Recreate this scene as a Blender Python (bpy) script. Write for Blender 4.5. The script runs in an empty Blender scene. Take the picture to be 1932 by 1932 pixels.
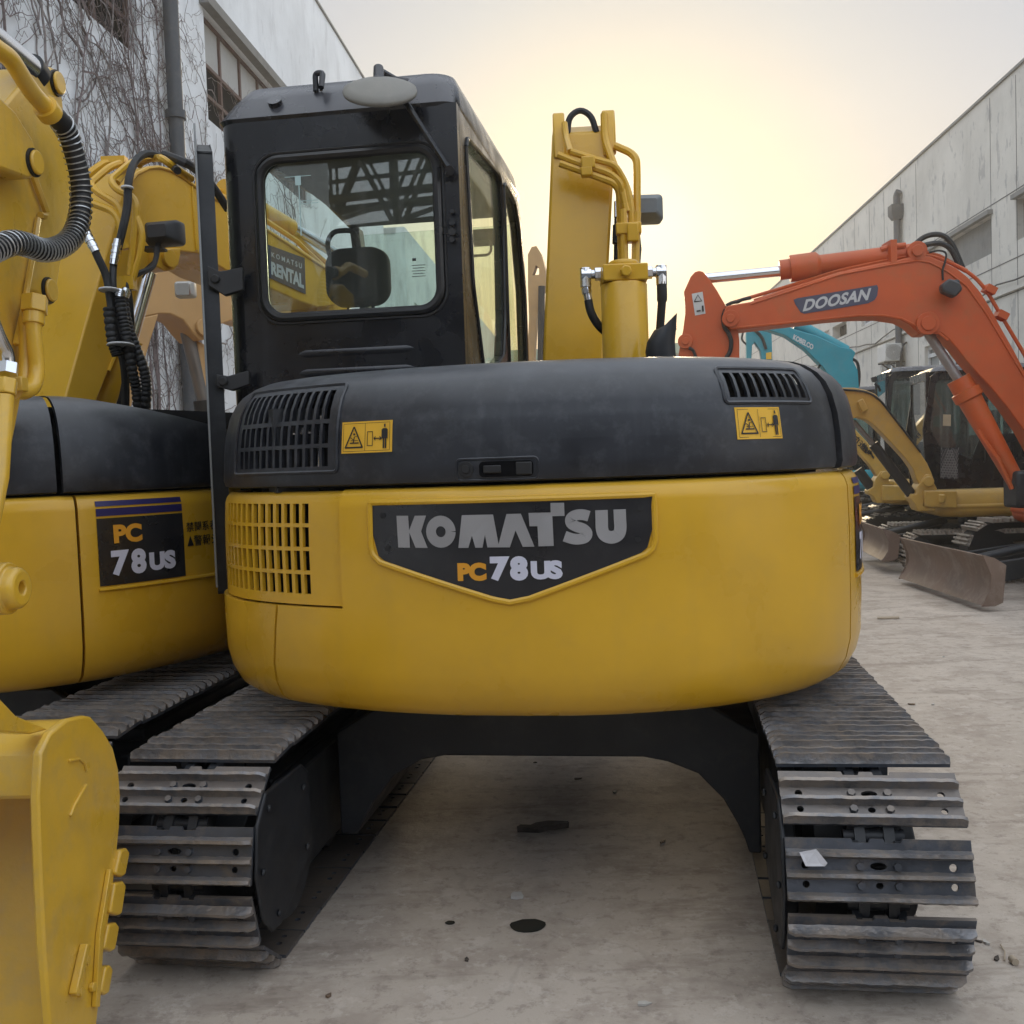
import bpy, math, random
from mathutils import Vector, Matrix
from mathutils.geometry import tessellate_polygon
random.seed(7)
SC = bpy.context.scene
COL = SC.collection
R = math.radians

# ---------------------------------------------------------------- camera, sky, sun, exposure
CH = 1.44
PITCH, ROLL = R(2.79), R(2.0)
cam = bpy.data.cameras.new('camera'); cam.sensor_width = 36; cam.lens = 36.0
cam.clip_start = .05; cam.clip_end = 3000
co = bpy.data.objects.new('camera', cam); COL.objects.link(co)
co.matrix_world = Matrix.Translation((0, 0, CH)) @ Matrix.Rotation(R(90) - PITCH, 4, 'X') @ Matrix.Rotation(-ROLL, 4, 'Z')
SC.camera = co
SC.view_settings.view_transform = 'Standard'; SC.view_settings.look = 'None'
SC.view_settings.exposure = .27; SC.view_settings.gamma = 1
SUN_AZ, SUN_EL = R(6.5), R(11)      # azimuth clockwise from +Y
w = bpy.data.worlds.new('World'); SC.world = w; w.use_nodes = True
nt = w.node_tree; N = nt.nodes; L = nt.links
for n in list(N): N.remove(n)
out = N.new('ShaderNodeOutputWorld'); bg = N.new('ShaderNodeBackground'); L.new(bg.outputs[0], out.inputs[0])
sky = N.new('ShaderNodeTexSky'); sky.sky_type = 'NISHITA'; sky.sun_disc = False
sky.sun_elevation = SUN_EL; sky.sun_rotation = SUN_AZ; sky.air_density = 1.0; sky.dust_density = 4.0; sky.ozone_density = 1.0
# hazy evening air: the clear sky model veiled by bright mist, warmest round the sun
tc = N.new('ShaderNodeTexCoord')
dot = N.new('ShaderNodeVectorMath'); dot.operation = 'DOT_PRODUCT'
nrm = N.new('ShaderNodeVectorMath'); nrm.operation = 'NORMALIZE'
L.new(tc.outputs['Generated'], nrm.inputs[0]); L.new(nrm.outputs[0], dot.inputs[0])
dot.inputs[1].default_value = (math.sin(SUN_AZ) * math.cos(SUN_EL), math.cos(SUN_AZ) * math.cos(SUN_EL), math.sin(SUN_EL))
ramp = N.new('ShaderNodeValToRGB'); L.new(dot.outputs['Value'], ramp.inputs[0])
SKYSTOPS = [(0.0, (1.28, 1.36, 1.47)), (.45, (1.12, 1.19, 1.28)), (.68, (.76, .81, .88)), (.82, (.49, .53, .57)), (.91, (.50, .515, .54)), (.95, (.58, .56, .54)), (.97, (.65, .61, .545)), (.982, (.75, .655, .52)), (.991, (.84, .725, .50)), (.9965, (.93, .83, .55)), (1.0, (.98, .96, .70))]  # low stops hold fill light added overhead and behind the camera
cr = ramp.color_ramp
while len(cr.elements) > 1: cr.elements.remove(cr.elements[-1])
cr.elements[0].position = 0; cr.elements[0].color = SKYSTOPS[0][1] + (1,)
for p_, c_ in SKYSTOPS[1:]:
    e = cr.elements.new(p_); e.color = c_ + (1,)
sc1 = N.new('ShaderNodeVectorMath'); sc1.operation = 'SCALE'; sc1.inputs['Scale'].default_value = .004
L.new(sky.outputs[0], sc1.inputs[0])
addn = N.new('ShaderNodeVectorMath'); addn.operation = 'ADD'
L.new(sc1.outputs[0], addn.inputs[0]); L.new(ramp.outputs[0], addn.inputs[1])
sxz = N.new('ShaderNodeSeparateXYZ'); L.new(nrm.outputs[0], sxz.inputs[0])
tr_ = N.new('ShaderNodeValToRGB'); L.new(sxz.outputs['Z'], tr_.inputs[0]); te = tr_.color_ramp
te.elements[0].position = .02; te.elements[0].color = (1.10, .84, .56, 1); te.elements[1].position = .22; te.elements[1].color = (1, .99, .98, 1)
e = te.elements.new(.34); e.color = (.92, .95, 1.0, 1); e = te.elements.new(.46); e.color = (.80, .87, .97, 1); e = te.elements.new(.8); e.color = (.98, .99, 1, 1)
cn = N.new('ShaderNodeTexNoise'); cn.inputs['Scale'].default_value = 1.6; cn.inputs['Detail'].default_value = 4; cm = N.new('ShaderNodeMapping'); cm.inputs['Scale'].default_value = (1, 1, 3.5); L.new(nrm.outputs[0], cm.inputs[0]); L.new(cm.outputs[0], cn.inputs['Vector'])
cq = N.new('ShaderNodeMapRange'); cq.inputs[1].default_value = .3; cq.inputs[2].default_value = .7; cq.inputs[3].default_value = .965; cq.inputs[4].default_value = 1.03; L.new(cn.outputs['Fac'], cq.inputs[0])
tint = N.new('ShaderNodeVectorMath'); tint.operation = 'SCALE'; L.new(tr_.outputs[0], tint.inputs[0]); L.new(cq.outputs[0], tint.inputs['Scale'])
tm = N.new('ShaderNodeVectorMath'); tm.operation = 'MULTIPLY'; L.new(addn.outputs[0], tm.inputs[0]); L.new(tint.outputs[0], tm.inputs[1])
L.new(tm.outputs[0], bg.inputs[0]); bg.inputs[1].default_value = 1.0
sl = bpy.data.lights.new('sun', 'SUN'); sl.energy = 1.5; sl.angle = R(9); sl.color = (1, .80, .52)
so = bpy.data.objects.new('sun', sl); COL.objects.link(so)
so.rotation_euler = Vector((math.sin(SUN_AZ) * math.cos(SUN_EL), math.cos(SUN_AZ) * math.cos(SUN_EL), math.sin(SUN_EL))).to_track_quat('Z', 'Y').to_euler()
so.location = (0, 0, 30)

# ---------------------------------------------------------------- pixel -> world (pixels of a 1932 px wide view)
CM = co.matrix_world.copy(); CI = CM.inverted()
def ray(u, v):
    return (CM.to_3x3() @ Vector(((u - 966) / 1932, (966 - v) / 1932, -1)))
def at_depth(u, v, d):          # point whose world Y is d
    r = ray(u, v); return Vector((0, 0, CH)) + r * (d / r.y)
def at_z(u, v, z):
    r = ray(u, v); return Vector((0, 0, CH)) + r * ((z - CH) / r.z)
class Plane:                    # vertical plane through p0 whose horizontal direction has azimuth az (deg, clockwise from +Y)
    def __init__(s, p0, az):
        s.p = Vector((p0[0], p0[1], 0)); s.d = Vector((math.sin(R(az)), math.cos(R(az)), 0)); s.n = Vector((s.d.y, -s.d.x, 0))
    def at(s, u, v, off=0):
        r = ray(u, v); t = (s.p + s.n * off - Vector((0, 0, CH))).dot(s.n) / r.dot(s.n); return Vector((0, 0, CH)) + r * t
    def tr(s, pts, off=0): return [s.at(u, v, off) for u, v in pts]
    def pt(s, a, z, off=0): return s.p + s.d * a + s.n * off + Vector((0, 0, z))

# ---------------------------------------------------------------- materials
MATS = {}
def mat(name, col, rough=.5, metal=0, dust=0, dustcol=(.30, .27, .23), scale=6, bump=0, coat=0, streak=0, spec=.5, var=.06, topdust=0, mudthr=.58, rnd=False):
    if name in MATS: return MATS[name]
    m = bpy.data.materials.new(name); m.use_nodes = True; nt = m.node_tree; N = nt.nodes; L = nt.links
    b = N['Principled BSDF']; b.inputs['Roughness'].default_value = rough; b.inputs['Metallic'].default_value = metal
    b.inputs['Coat Weight'].default_value = coat; b.inputs['Coat Roughness'].default_value = .15; b.inputs['Specular IOR Level'].default_value = spec
    tc0 = N.new('ShaderNodeTexCoord'); tc = N.new('ShaderNodeMapping'); L.new(tc0.outputs['Object'], tc.inputs[0])
    if rnd:
        oi = N.new('ShaderNodeObjectInfo'); om = N.new('ShaderNodeMath'); om.operation = 'MULTIPLY'; om.inputs[1].default_value = 60; L.new(oi.outputs['Random'], om.inputs[0]); L.new(om.outputs[0], tc.inputs[1])
    n1 = N.new('ShaderNodeTexNoise'); n1.inputs['Scale'].default_value = scale; n1.inputs['Detail'].default_value = 6; L.new(tc.outputs[0], n1.inputs['Vector'])
    v = N.new('ShaderNodeMapRange'); v.inputs[1].default_value = .3; v.inputs[2].default_value = .7; v.inputs[3].default_value = 1 - var * 1.6; v.inputs[4].default_value = 1 + var
    L.new(n1.outputs['Fac'], v.inputs[0])
    mul = N.new('ShaderNodeVectorMath'); mul.operation = 'SCALE'; mul.inputs[0].default_value = col; L.new(v.outputs[0], mul.inputs['Scale'])
    cur = mul.outputs[0]
    def mixin(fac, c):
        nonlocal cur
        mx = N.new('ShaderNodeMix'); mx.data_type = 'RGBA'; L.new(fac, mx.inputs[0]); L.new(cur, mx.inputs[6]); mx.inputs[7].default_value = (*c, 1); cur = mx.outputs[2]
    if dust:
        n2 = N.new('ShaderNodeTexNoise'); n2.inputs['Scale'].default_value = scale * 1.7; n2.inputs['Detail'].default_value = 9; n2.inputs['Roughness'].default_value = .7; L.new(tc.outputs[0], n2.inputs['Vector'])
        r = N.new('ShaderNodeMapRange'); r.inputs[1].default_value = mudthr - .08; r.inputs[2].default_value = mudthr + .10; r.inputs[4].default_value = dust; L.new(n2.outputs['Fac'], r.inputs[0])
        mixin(r.outputs[0], dustcol)
    if streak:
        mp = N.new('ShaderNodeMapping'); mp.inputs['Scale'].default_value = (22, 22, 1.2); L.new(tc.outputs[0], mp.inputs[0])
        n3 = N.new('ShaderNodeTexNoise'); n3.inputs['Scale'].default_value = 1; n3.inputs['Detail'].default_value = 5; L.new(mp.outputs[0], n3.inputs['Vector'])
        r = N.new('ShaderNodeMapRange'); r.inputs[1].default_value = .56; r.inputs[2].default_value = .74; r.inputs[4].default_value = streak; L.new(n3.outputs['Fac'], r.inputs[0])
        mixin(r.outputs[0], dustcol)
    if topdust:
        g = N.new('ShaderNodeNewGeometry'); sx = N.new('ShaderNodeSeparateXYZ'); L.new(g.outputs['Normal'], sx.inputs[0])
        r = N.new('ShaderNodeMapRange'); r.inputs[1].default_value = .2; r.inputs[2].default_value = .95; r.inputs[4].default_value = topdust; L.new(sx.outputs['Z'], r.inputs[0])
        mu = N.new('ShaderNodeMath'); mu.operation = 'MULTIPLY'; L.new(r.outputs[0], mu.inputs[0]); L.new(v.outputs[0], mu.inputs[1])
        mixin(mu.outputs[0], dustcol)
    L.new(cur, b.inputs['Base Color'])
    rr = N.new('ShaderNodeMapRange'); rr.inputs[1].default_value = .3; rr.inputs[2].default_value = .7; rr.inputs[3].default_value = max(.02, rough - .08); rr.inputs[4].default_value = min(1, rough + .12); L.new(n1.outputs['Fac'], rr.inputs[0]); L.new(rr.outputs[0], b.inputs['Roughness'])
    if bump:
        n4 = N.new('ShaderNodeTexNoise'); n4.inputs['Scale'].default_value = scale * 8; n4.inputs['Detail'].default_value = 4; L.new(tc.outputs[0], n4.inputs['Vector'])
        bp = N.new('ShaderNodeBump'); bp.inputs['Strength'].default_value = bump; bp.inputs['Distance'].default_value = .01; L.new(n4.outputs['Fac'], bp.inputs['Height']); L.new(bp.outputs[0], b.inputs['Normal'])
    MATS[name] = m; return m
def glass(name, tint, refl=.5, rough=.01, dirt=.03, dirtcol=(.4, .4, .38)):
    if name in MATS: return MATS[name]
    m = bpy.data.materials.new(name); m.use_nodes = True; nt = m.node_tree; N = nt.nodes; L = nt.links
    N.remove(N['Principled BSDF']); o = N['Material Output']
    t = N.new('ShaderNodeBsdfTransparent'); t.inputs[0].default_value = (*tint, 1)
    g = N.new('ShaderNodeBsdfGlossy'); g.inputs['Roughness'].default_value = rough
    f = N.new('ShaderNodeFresnel'); f.inputs[0].default_value = 1.5
    k = N.new('ShaderNodeMath'); k.operation = 'MULTIPLY'; k.inputs[1].default_value = refl * 2; L.new(f.outputs[0], k.inputs[0])
    mx = N.new('ShaderNodeMixShader'); L.new(k.outputs[0], mx.inputs[0]); L.new(t.outputs[0], mx.inputs[1]); L.new(g.outputs[0], mx.inputs[2])
    d = N.new('ShaderNodeBsdfDiffuse'); d.inputs[0].default_value = (*dirtcol, 1)
    tc = N.new('ShaderNodeTexCoord'); mp = N.new('ShaderNodeMapping'); mp.inputs['Scale'].default_value = (14, 14, .8); L.new(tc.outputs['Object'], mp.inputs[0])
    n3 = N.new('ShaderNodeTexNoise'); n3.inputs['Scale'].default_value = 2; n3.inputs['Detail'].default_value = 6; L.new(mp.outputs[0], n3.inputs['Vector'])
    r = N.new('ShaderNodeMapRange'); r.inputs[1].default_value = .5; r.inputs[2].default_value = .75; r.inputs[3].default_value = dirt; r.inputs[4].default_value = dirt * 4; L.new(n3.outputs['Fac'], r.inputs[0])
    m2 = N.new('ShaderNodeMixShader'); L.new(r.outputs[0], m2.inputs[0]); L.new(mx.outputs[0], m2.inputs[1]); L.new(d.outputs[0], m2.inputs[2]); L.new(m2.outputs[0], o.inputs[0])
    MATS[name] = m; return m
YEL = (.67, .378, .022)
YEL2 = (.70, .42, .035)
M_y = mat('yellow_paint', YEL, .30, dust=.14, dustcol=(.46, .30, .07), scale=4, coat=.28, var=.05, streak=.10, topdust=.22, bump=.02, spec=.35)
M_y2 = mat('arm_yellow_paint', YEL2, .33, dust=.35, dustcol=(.42, .30, .13), scale=5, coat=.35, var=.07, topdust=.15, bump=.10, streak=.2, mudthr=.56)
M_y3 = mat('faded_yellow_paint', (.56, .35, .07), .45, dust=.25, scale=5, var=.06, topdust=.3)
M_hood = mat('black_plastic', (.016, .018, .024), .36, dust=.22, dustcol=(.13, .135, .145), scale=9, var=.2, streak=.10, topdust=.6, spec=.5)
M_cab = mat('black_paint', (.009, .010, .013), .25, dust=.06, dustcol=(.12, .12, .135), scale=7, coat=.12, var=.15, streak=.07, topdust=.8, spec=.4)
M_dark = mat('dark_steel', (.011, .013, .017), .5, dust=.2, dustcol=(.06, .055, .05), scale=8, var=.15)
M_black = mat('black_rubber', (.012, .012, .013), .55, var=.1)
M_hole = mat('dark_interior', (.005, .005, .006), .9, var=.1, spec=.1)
M_shoe = mat('track_steel', (.075, .085, .105), .36, metal=.4, dust=.8, dustcol=(.20, .165, .135), scale=6, var=.2, bump=.15, mudthr=.58, rnd=True, topdust=.85)
M_rib = mat('muddy_rib_steel', (.20, .20, .21), .38, metal=.5, dust=.85, dustcol=(.30, .255, .215), scale=9, var=.25, bump=.3, mudthr=.485, rnd=True)
M_chrome = mat('chrome', (.75, .76, .78), .18, metal=1, var=.03)
M_seal = mat('rubber_seal', (.01, .01, .011), .35, var=.1)
M_sticker = mat('yellow_sticker', (.80, .45, .03), .5, var=.03)
M_ink = mat('black_ink', (.012, .012, .012), .5, var=.05)
M_silver = mat('silver_lettering', (.33, .32, .32), .45, metal=.25, var=.04)
M_white = mat('white_lettering', (.62, .62, .72), .5, var=.03)
M_orangeink = mat('orange_lettering', (.72, .32, .02), .5, var=.03)
M_navy = mat('navy_stripe', (.02, .015, .10), .4, var=.05)
M_plate = mat('name_plate_black', (.014, .014, .017), .3, coat=.3, dust=.08, scale=8, dustcol=(.12, .11, .1), var=.1)
M_glass = glass('cab_glass', (.86, .95, .92), .95, dirt=.03)
M_glass2 = glass('tinted_side_glass', (.95, .98, .88), .12, dirt=.05, dirtcol=(.6, .62, .42))

# ---------------------------------------------------------------- mesh helpers
class MB:
    def __init__(s): s.v = []; s.f = []; s.marks = []
    def mi(s, i): s.marks.append((len(s.f), i)); return s
    def add(s, vs, fs):
        o = len(s.v); s.v += [tuple(p) for p in vs]; s.f += [tuple(i + o for i in f) for f in fs]; return s
    def box(s, c, d, rz=0, rx=0, ry=0):
        M = Matrix.Translation(c) @ Matrix.Rotation(rz, 4, 'Z') @ Matrix.Rotation(ry, 4, 'Y') @ Matrix.Rotation(rx, 4, 'X')
        x, y, z = d[0] / 2, d[1] / 2, d[2] / 2
        vs = [M @ Vector(p) for p in ((-x, -y, -z), (x, -y, -z), (x, y, -z), (-x, y, -z), (-x, -y, z), (x, -y, z), (x, y, z), (-x, y, z))]
        return s.add(vs, [(0, 3, 2, 1), (4, 5, 6, 7), (0, 1, 5, 4), (1, 2, 6, 5), (2, 3, 7, 6), (3, 0, 4, 7)])
    def prism(s, poly, ext):     # planar polygon of 3D points pushed along ext
        poly = [Vector(p) for p in poly]; ext = Vector(ext); n = len(poly)
        nn = Vector((0, 0, 0))
        for a, b in zip(poly, poly[1:] + poly[:1]): nn += a.cross(b)
        if nn.dot(ext) > 0: poly = poly[::-1]
        vs = poly + [p + ext for p in poly]
        fs = [tuple(range(n)), tuple(range(2 * n - 1, n - 1, -1))] + [(i, i + n, (i + 1) % n + n, (i + 1) % n) for i in range(n)]
        return s.add(vs, fs)
    def plate(s, loops, ext):    # outline and holes (lists of 3D points), pushed along ext
        loops = [[Vector(p) for p in l] for l in loops]; ext = Vector(ext)
        flat = [p for l in loops for p in l]; n = len(flat)
        tris = tessellate_polygon(loops)
        vs = flat + [p + ext for p in flat]; fs = []
        for t in tris:
            a, b, c = (flat[i] for i in t); nn = (b - a).cross(c - a)
            t2 = tuple(t) if nn.dot(ext) < 0 else tuple(t)[::-1]
            fs.append(t2); fs.append(tuple(i + n for i in t2[::-1]))
        o = 0
        for l in loops:
            k = len(l)
            for i in range(k): fs.append((o + i, o + (i + 1) % k, o + (i + 1) % k + n, o + i + n))
            o += k
        return s.add(vs, fs)
    def loft(s, rings, cap0=True, cap1=True, closed=True):
        n = len(rings[0]); o = len(s.v)
        for r in rings: s.v += [tuple(p) for p in r]
        for j in range(len(rings) - 1):
            for i in range(n if closed else n - 1):
                a, b = o + j * n + i, o + j * n + (i + 1) % n
                s.f.append((a, b, b + n, a + n))
        if cap0: s.f.append(tuple(o + i for i in range(n - 1, -1, -1)))
        if cap1: s.f.append(tuple(o + (len(rings) - 1) * n + i for i in range(n)))
        return s
    def tube(s, path, r, n=8, caps=True):
        path = [Vector(p) for p in path]; rings = []; up = None
        rr = r if callable(r) else (lambda i: r)
        for i, p in enumerate(path):
            t = (path[min(i + 1, len(path) - 1)] - path[max(i - 1, 0)]).normalized()
            if up is None:
                up = t.orthogonal().normalized()
            else:
                up = (up - t * up.dot(t)); up = up.normalized() if up.length > 1e-6 else t.orthogonal().normalized()
            q = t.cross(up); R_ = rr(i)
            rings.append([p + (up * math.cos(2 * math.pi * k / n) + q * math.sin(2 * math.pi * k / n)) * R_ for k in range(n)])
        return s.loft(rings, caps, caps)
    def cyl(s, a, b, r0, r1=None, n=20):
        a, b = Vector(a), Vector(b); r1 = r0 if r1 is None else r1; t = (b - a).normalized(); u = t.orthogonal().normalized(); q = t.cross(u)
        ring = lambda c, r: [c + (u * math.cos(2 * math.pi * k / n) + q * math.sin(2 * math.pi * k / n)) * r for k in range(n)]
        return s.loft([ring(a, r0), ring(b, r1)])
    def rings(s, a, axis, prof, n=24, u=None):  # lathe: prof = (distance along axis, radius)
        a = Vector(a); t = Vector(axis).normalized(); u = t.orthogonal().normalized(); q = t.cross(u)
        return s.loft([[a + t * d + (u * math.cos(2 * math.pi * k / n) + q * math.sin(2 * math.pi * k / n)) * max(r, 1e-4) for k in range(n)] for d, r in prof])
    def build(s, name, m, parent=None, world=None, bevel=0, segs=2, ang=38, subsurf=0):
        me = bpy.data.meshes.new(name)
        vs = s.v
        if world is not None:
            I = world.inverted(); vs = [tuple(I @ Vector(p)) for p in vs]
        me.from_pydata(vs, [], s.f)
        for a, i in s.marks:
            for p in me.polygons[a:]: p.material_index = i
        me.validate(); me.update()
        me.shade_smooth(); me.set_sharp_from_angle(angle=R(ang))
        for x in (m if isinstance(m, (list, tuple)) else [m]): me.materials.append(x)
        o = bpy.data.objects.new(name, me); COL.objects.link(o)
        if parent: o.parent = parent
        if bevel:
            md = o.modifiers.new('b', 'BEVEL'); md.width = bevel; md.segments = segs; md.limit_method = 'ANGLE'; md.angle_limit = R(35); md.harden_normals = False
        return o
def smooth_path(P, n=6):
    P = [Vector(p) for p in P]; out = []
    for i in range(len(P) - 1):
        a, b, c, d = P[max(i - 1, 0)], P[i], P[i + 1], P[min(i + 2, len(P) - 1)]
        for k in range(n):
            t = k / n; out.append(.5 * ((2 * b) + (c - a) * t + (2 * a - 5 * b + 4 * c - d) * t * t + (3 * b - a - 3 * c + d) * t ** 3))
    out.append(P[-1]); return out
def fillet(P, r, n=4):           # polyline with rounded bends
    P = [Vector(p) for p in P]; out = [P[0]]
    for i in range(1, len(P) - 1):
        a, b, c = P[i - 1], P[i], P[i + 1]; d = min(r, (a - b).length / 2.1, (c - b).length / 2.1)
        p, q = b + (a - b).normalized() * d, b + (c - b).normalized() * d
        for k in range(n + 1):
            t = k / n; out.append(p * (1 - t) ** 2 + b * 2 * t * (1 - t) + q * t * t)
    out.append(P[-1]); return out
def rrect(x0, x1, z0, z1, r, n=5):
    out = []
    for cx, cz, a0 in ((x1 - r, z1 - r, 0), (x0 + r, z1 - r, 90), (x0 + r, z0 + r, 180), (x1 - r, z0 + r, 270)):
        for k in range(n + 1):
            a = R(a0 + 90 * k / n); out.append((cx + r * math.cos(a), cz + r * math.sin(a)))
    return out
def thing(name, label, cat, loc=(0, 0, 0), az=0, group=None):
    o = bpy.data.objects.new(name, None); COL.objects.link(o); o.location = loc; o.rotation_euler = (0, 0, -R(az)); o.empty_display_size = .2
    o['label'] = label; o['category'] = cat
    if group: o['group'] = group
    return o
def tag(o, label=None, cat=None, group=None, kind=None):
    if label: o['label'] = label
    if cat: o['category'] = cat
    if group: o['group'] = group
    if kind: o['kind'] = kind
    return o
def MW(root): return Matrix.Translation(root.location) @ Matrix.Rotation(root.rotation_euler.z, 4, 'Z')
def copy_tree(o, parent=None):
    c = o.copy(); COL.objects.link(c); c.parent = parent
    for ch in list(KIDS.get(o.name, [])): copy_tree(ch, c)
    return c
KIDS = {}
def ribbon(pts, wd):             # flat 2D stroke -> (verts2d, faces)
    P = [Vector((*p, 0)) for p in pts]; vs = []; n = len(P)
    for i, p in enumerate(P):
        t = (P[min(i + 1, n - 1)] - P[max(i - 1, 0)]).normalized(); q = Vector((-t.y, t.x, 0)) * wd / 2
        vs += [(p + q)[:2], (p - q)[:2]]
    return vs, [(2 * i, 2 * i + 1, 2 * i + 3, 2 * i + 2) for i in range(n - 1)]
def text2d(txt, h=1, bold=0, shear=0, sx=1, spacing=1):
    cu = bpy.data.curves.new('t', 'FONT'); cu.body = txt; cu.size = 1; cu.offset = bold; cu.shear = shear; cu.space_character = spacing; cu.resolution_u = 4
    ob = bpy.data.objects.new('t', cu); COL.objects.link(ob)
    dg = bpy.context.evaluated_depsgraph_get(); dg.update(); me = ob.evaluated_get(dg).to_mesh()
    vs = [(v.co.x, v.co.y) for v in me.vertices]; fs = [tuple(p.vertices) for p in me.polygons]
    ob.evaluated_get(dg).to_mesh_clear(); bpy.data.objects.remove(ob); bpy.data.curves.remove(cu)
    if not vs: return [(0, 0)], [], 0
    x0, x1 = min(v[0] for v in vs), max(v[0] for v in vs); y0, y1 = min(v[1] for v in vs), max(v[1] for v in vs); k = h / (y1 - y0)
    return [((v[0] - x0) * k * sx, (v[1] - y0) * k) for v in vs], fs, (x1 - x0) * k * sx
def flat_faces(mb, vs, fs, fn):  # map 2D shapes to space, faces turned to look along fn's outward side
    vv = [fn(*p) for p in vs]; mb.add(vv, fs); return mb

# ---------------------------------------------------------------- tail of the upper structure: plan curve and section
PLAN = [(-1.145, .55), (-1.145, .2), (-1.145, -.15), (-1.14, -.42), (-1.08, -.68), (-.905, -.915), (-.62, -1.08), (-.3, -1.168), (0, -1.19), (.3, -1.168), (.6, -1.072), (.86, -.88), (1.030, -.62), (1.102, -.35), (1.13, -.05), (1.135, .25), (1.135, .55)]
def catmull(P, n=8):
    out = []
    for i in range(len(P) - 1):
        p0, p1, p2, p3 = P[max(i - 1, 0)], P[i], P[i + 1], P[min(i + 2, len(P) - 1)]
        for k in range(n):
            t = k / n
            out.append(tuple(.5 * ((2 * b) + (-a + c) * t + (2 * a - 5 * b + 4 * c - d) * t * t + (-a + 3 * b - 3 * c + d) * t ** 3) for a, b, c, d in zip(p0, p1, p2, p3)))
    out.append(P[-1]); return out
PL = catmull(PLAN); AL = [0]
for a_, b_ in zip(PL, PL[1:]): AL.append(AL[-1] + math.dist(a_, b_))
i0_ = min(range(len(PL)), key=lambda i: abs(PL[i][0]) + (PL[i][1] > 0) * 9); AL = [l - AL[i0_] for l in AL]
def plan_n(j):
    j0, j1 = max(j - 1, 0), min(j + 1, len(PL) - 1); dx, dy = PL[j1][0] - PL[j0][0], PL[j1][1] - PL[j0][1]; l = math.hypot(dx, dy); return (dy / l, -dx / l)
def plan_at(s):
    s = min(max(s, AL[0] + 1e-6), AL[-1] - 1e-6); i = max(j for j in range(len(AL) - 1) if AL[j] <= s)
    t = (s - AL[i]) / (AL[i + 1] - AL[i]); a, b = PL[i], PL[i + 1]; na, nb = plan_n(i), plan_n(i + 1)
    n = (na[0] + (nb[0] - na[0]) * t, na[1] + (nb[1] - na[1]) * t); l = math.hypot(*n)
    return (a[0] + (b[0] - a[0]) * t, a[1] + (b[1] - a[1]) * t), (n[0] / l, n[1] / l)
INS = [(.69, .17), (.693, .12), (.705, .08), (.73, .045), (.78, .018), (.84, .004), (.95, 0), (1.2, 0), (1.33, .004), (1.355, .012), (1.37, .024), (1.376, .04),
       (1.384, .04), (1.39, .022), (1.41, .016), (1.5, .022), (1.56, .03), (1.62, .046), (1.66, .066), (1.69, .092), (1.715, .13), (1.73, .17), (1.74, .23), (1.746, .32), (1.748, .45)]
INSZ = [z for z, _ in INS]
def inset(z):
    if z <= INS[0][0]: return INS[0][1]
    for (a, b), (c, d) in zip(INS, INS[1:]):
        if z <= c: return b + (d - b) * (z - a) / (c - a)
    return INS[-1][1]
def SP(s, z, o=0):
    p, n = plan_at(s); k = o - inset(z); return Vector((p[0] + n[0] * k, p[1] + n[1] * k, z))
def lin(a, b, n): return [a + (b - a) * i / n for i in range(n + 1)]
def breaks(a, b, step, extra=()):
    L_ = lin(a, b, max(1, round((b - a) / step))); L_ = [x for x in L_ if all(abs(x - e) > .004 for e in extra)] + [e for e in extra if a - 1e-6 <= e <= b + 1e-6]
    return sorted(set(L_))
def patch(mb, S, Z, off=0, thick=.02, skip=None, warp=None):
    sk = skip or (lambda s, z: False); wf = warp or (lambda s, z: (s, z))
    V = {}; fs = []; vs = []
    def vid(i, j, k):
        if (i, j, k) not in V:
            s_, z_ = wf(S[i], Z[j]); V[(i, j, k)] = len(vs); vs.append(SP(s_, z_, off - (thick if k else 0)))
        return V[(i, j, k)]
    keep = lambda i, j: 0 <= i < len(S) - 1 and 0 <= j < len(Z) - 1 and not sk((S[i] + S[i + 1]) / 2, (Z[j] + Z[j + 1]) / 2)
    for i in range(len(S) - 1):
        for j in range(len(Z) - 1):
            if not keep(i, j): continue
            fs.append((vid(i, j, 0), vid(i + 1, j, 0), vid(i + 1, j + 1, 0), vid(i, j + 1, 0)))
            fs.append((vid(i, j, 1), vid(i, j + 1, 1), vid(i + 1, j + 1, 1), vid(i + 1, j, 1)))
            for (di, dj, a, b) in ((-1, 0, (i, j + 1), (i, j)), (1, 0, (i + 1, j), (i + 1, j + 1)), (0, -1, (i, j), (i + 1, j)), (0, 1, (i + 1, j + 1), (i, j + 1))):
                if not keep(i + di, j + dj): fs.append((vid(*b, 0), vid(*a, 0), vid(*a, 1), vid(*b, 1)))
    mb.add(vs, fs)
def stroke_on(mb, pts, wd, fn, th=0):
    vs, fs = ribbon(pts, wd); mb.add([fn(*p) for p in vs], fs)

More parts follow.
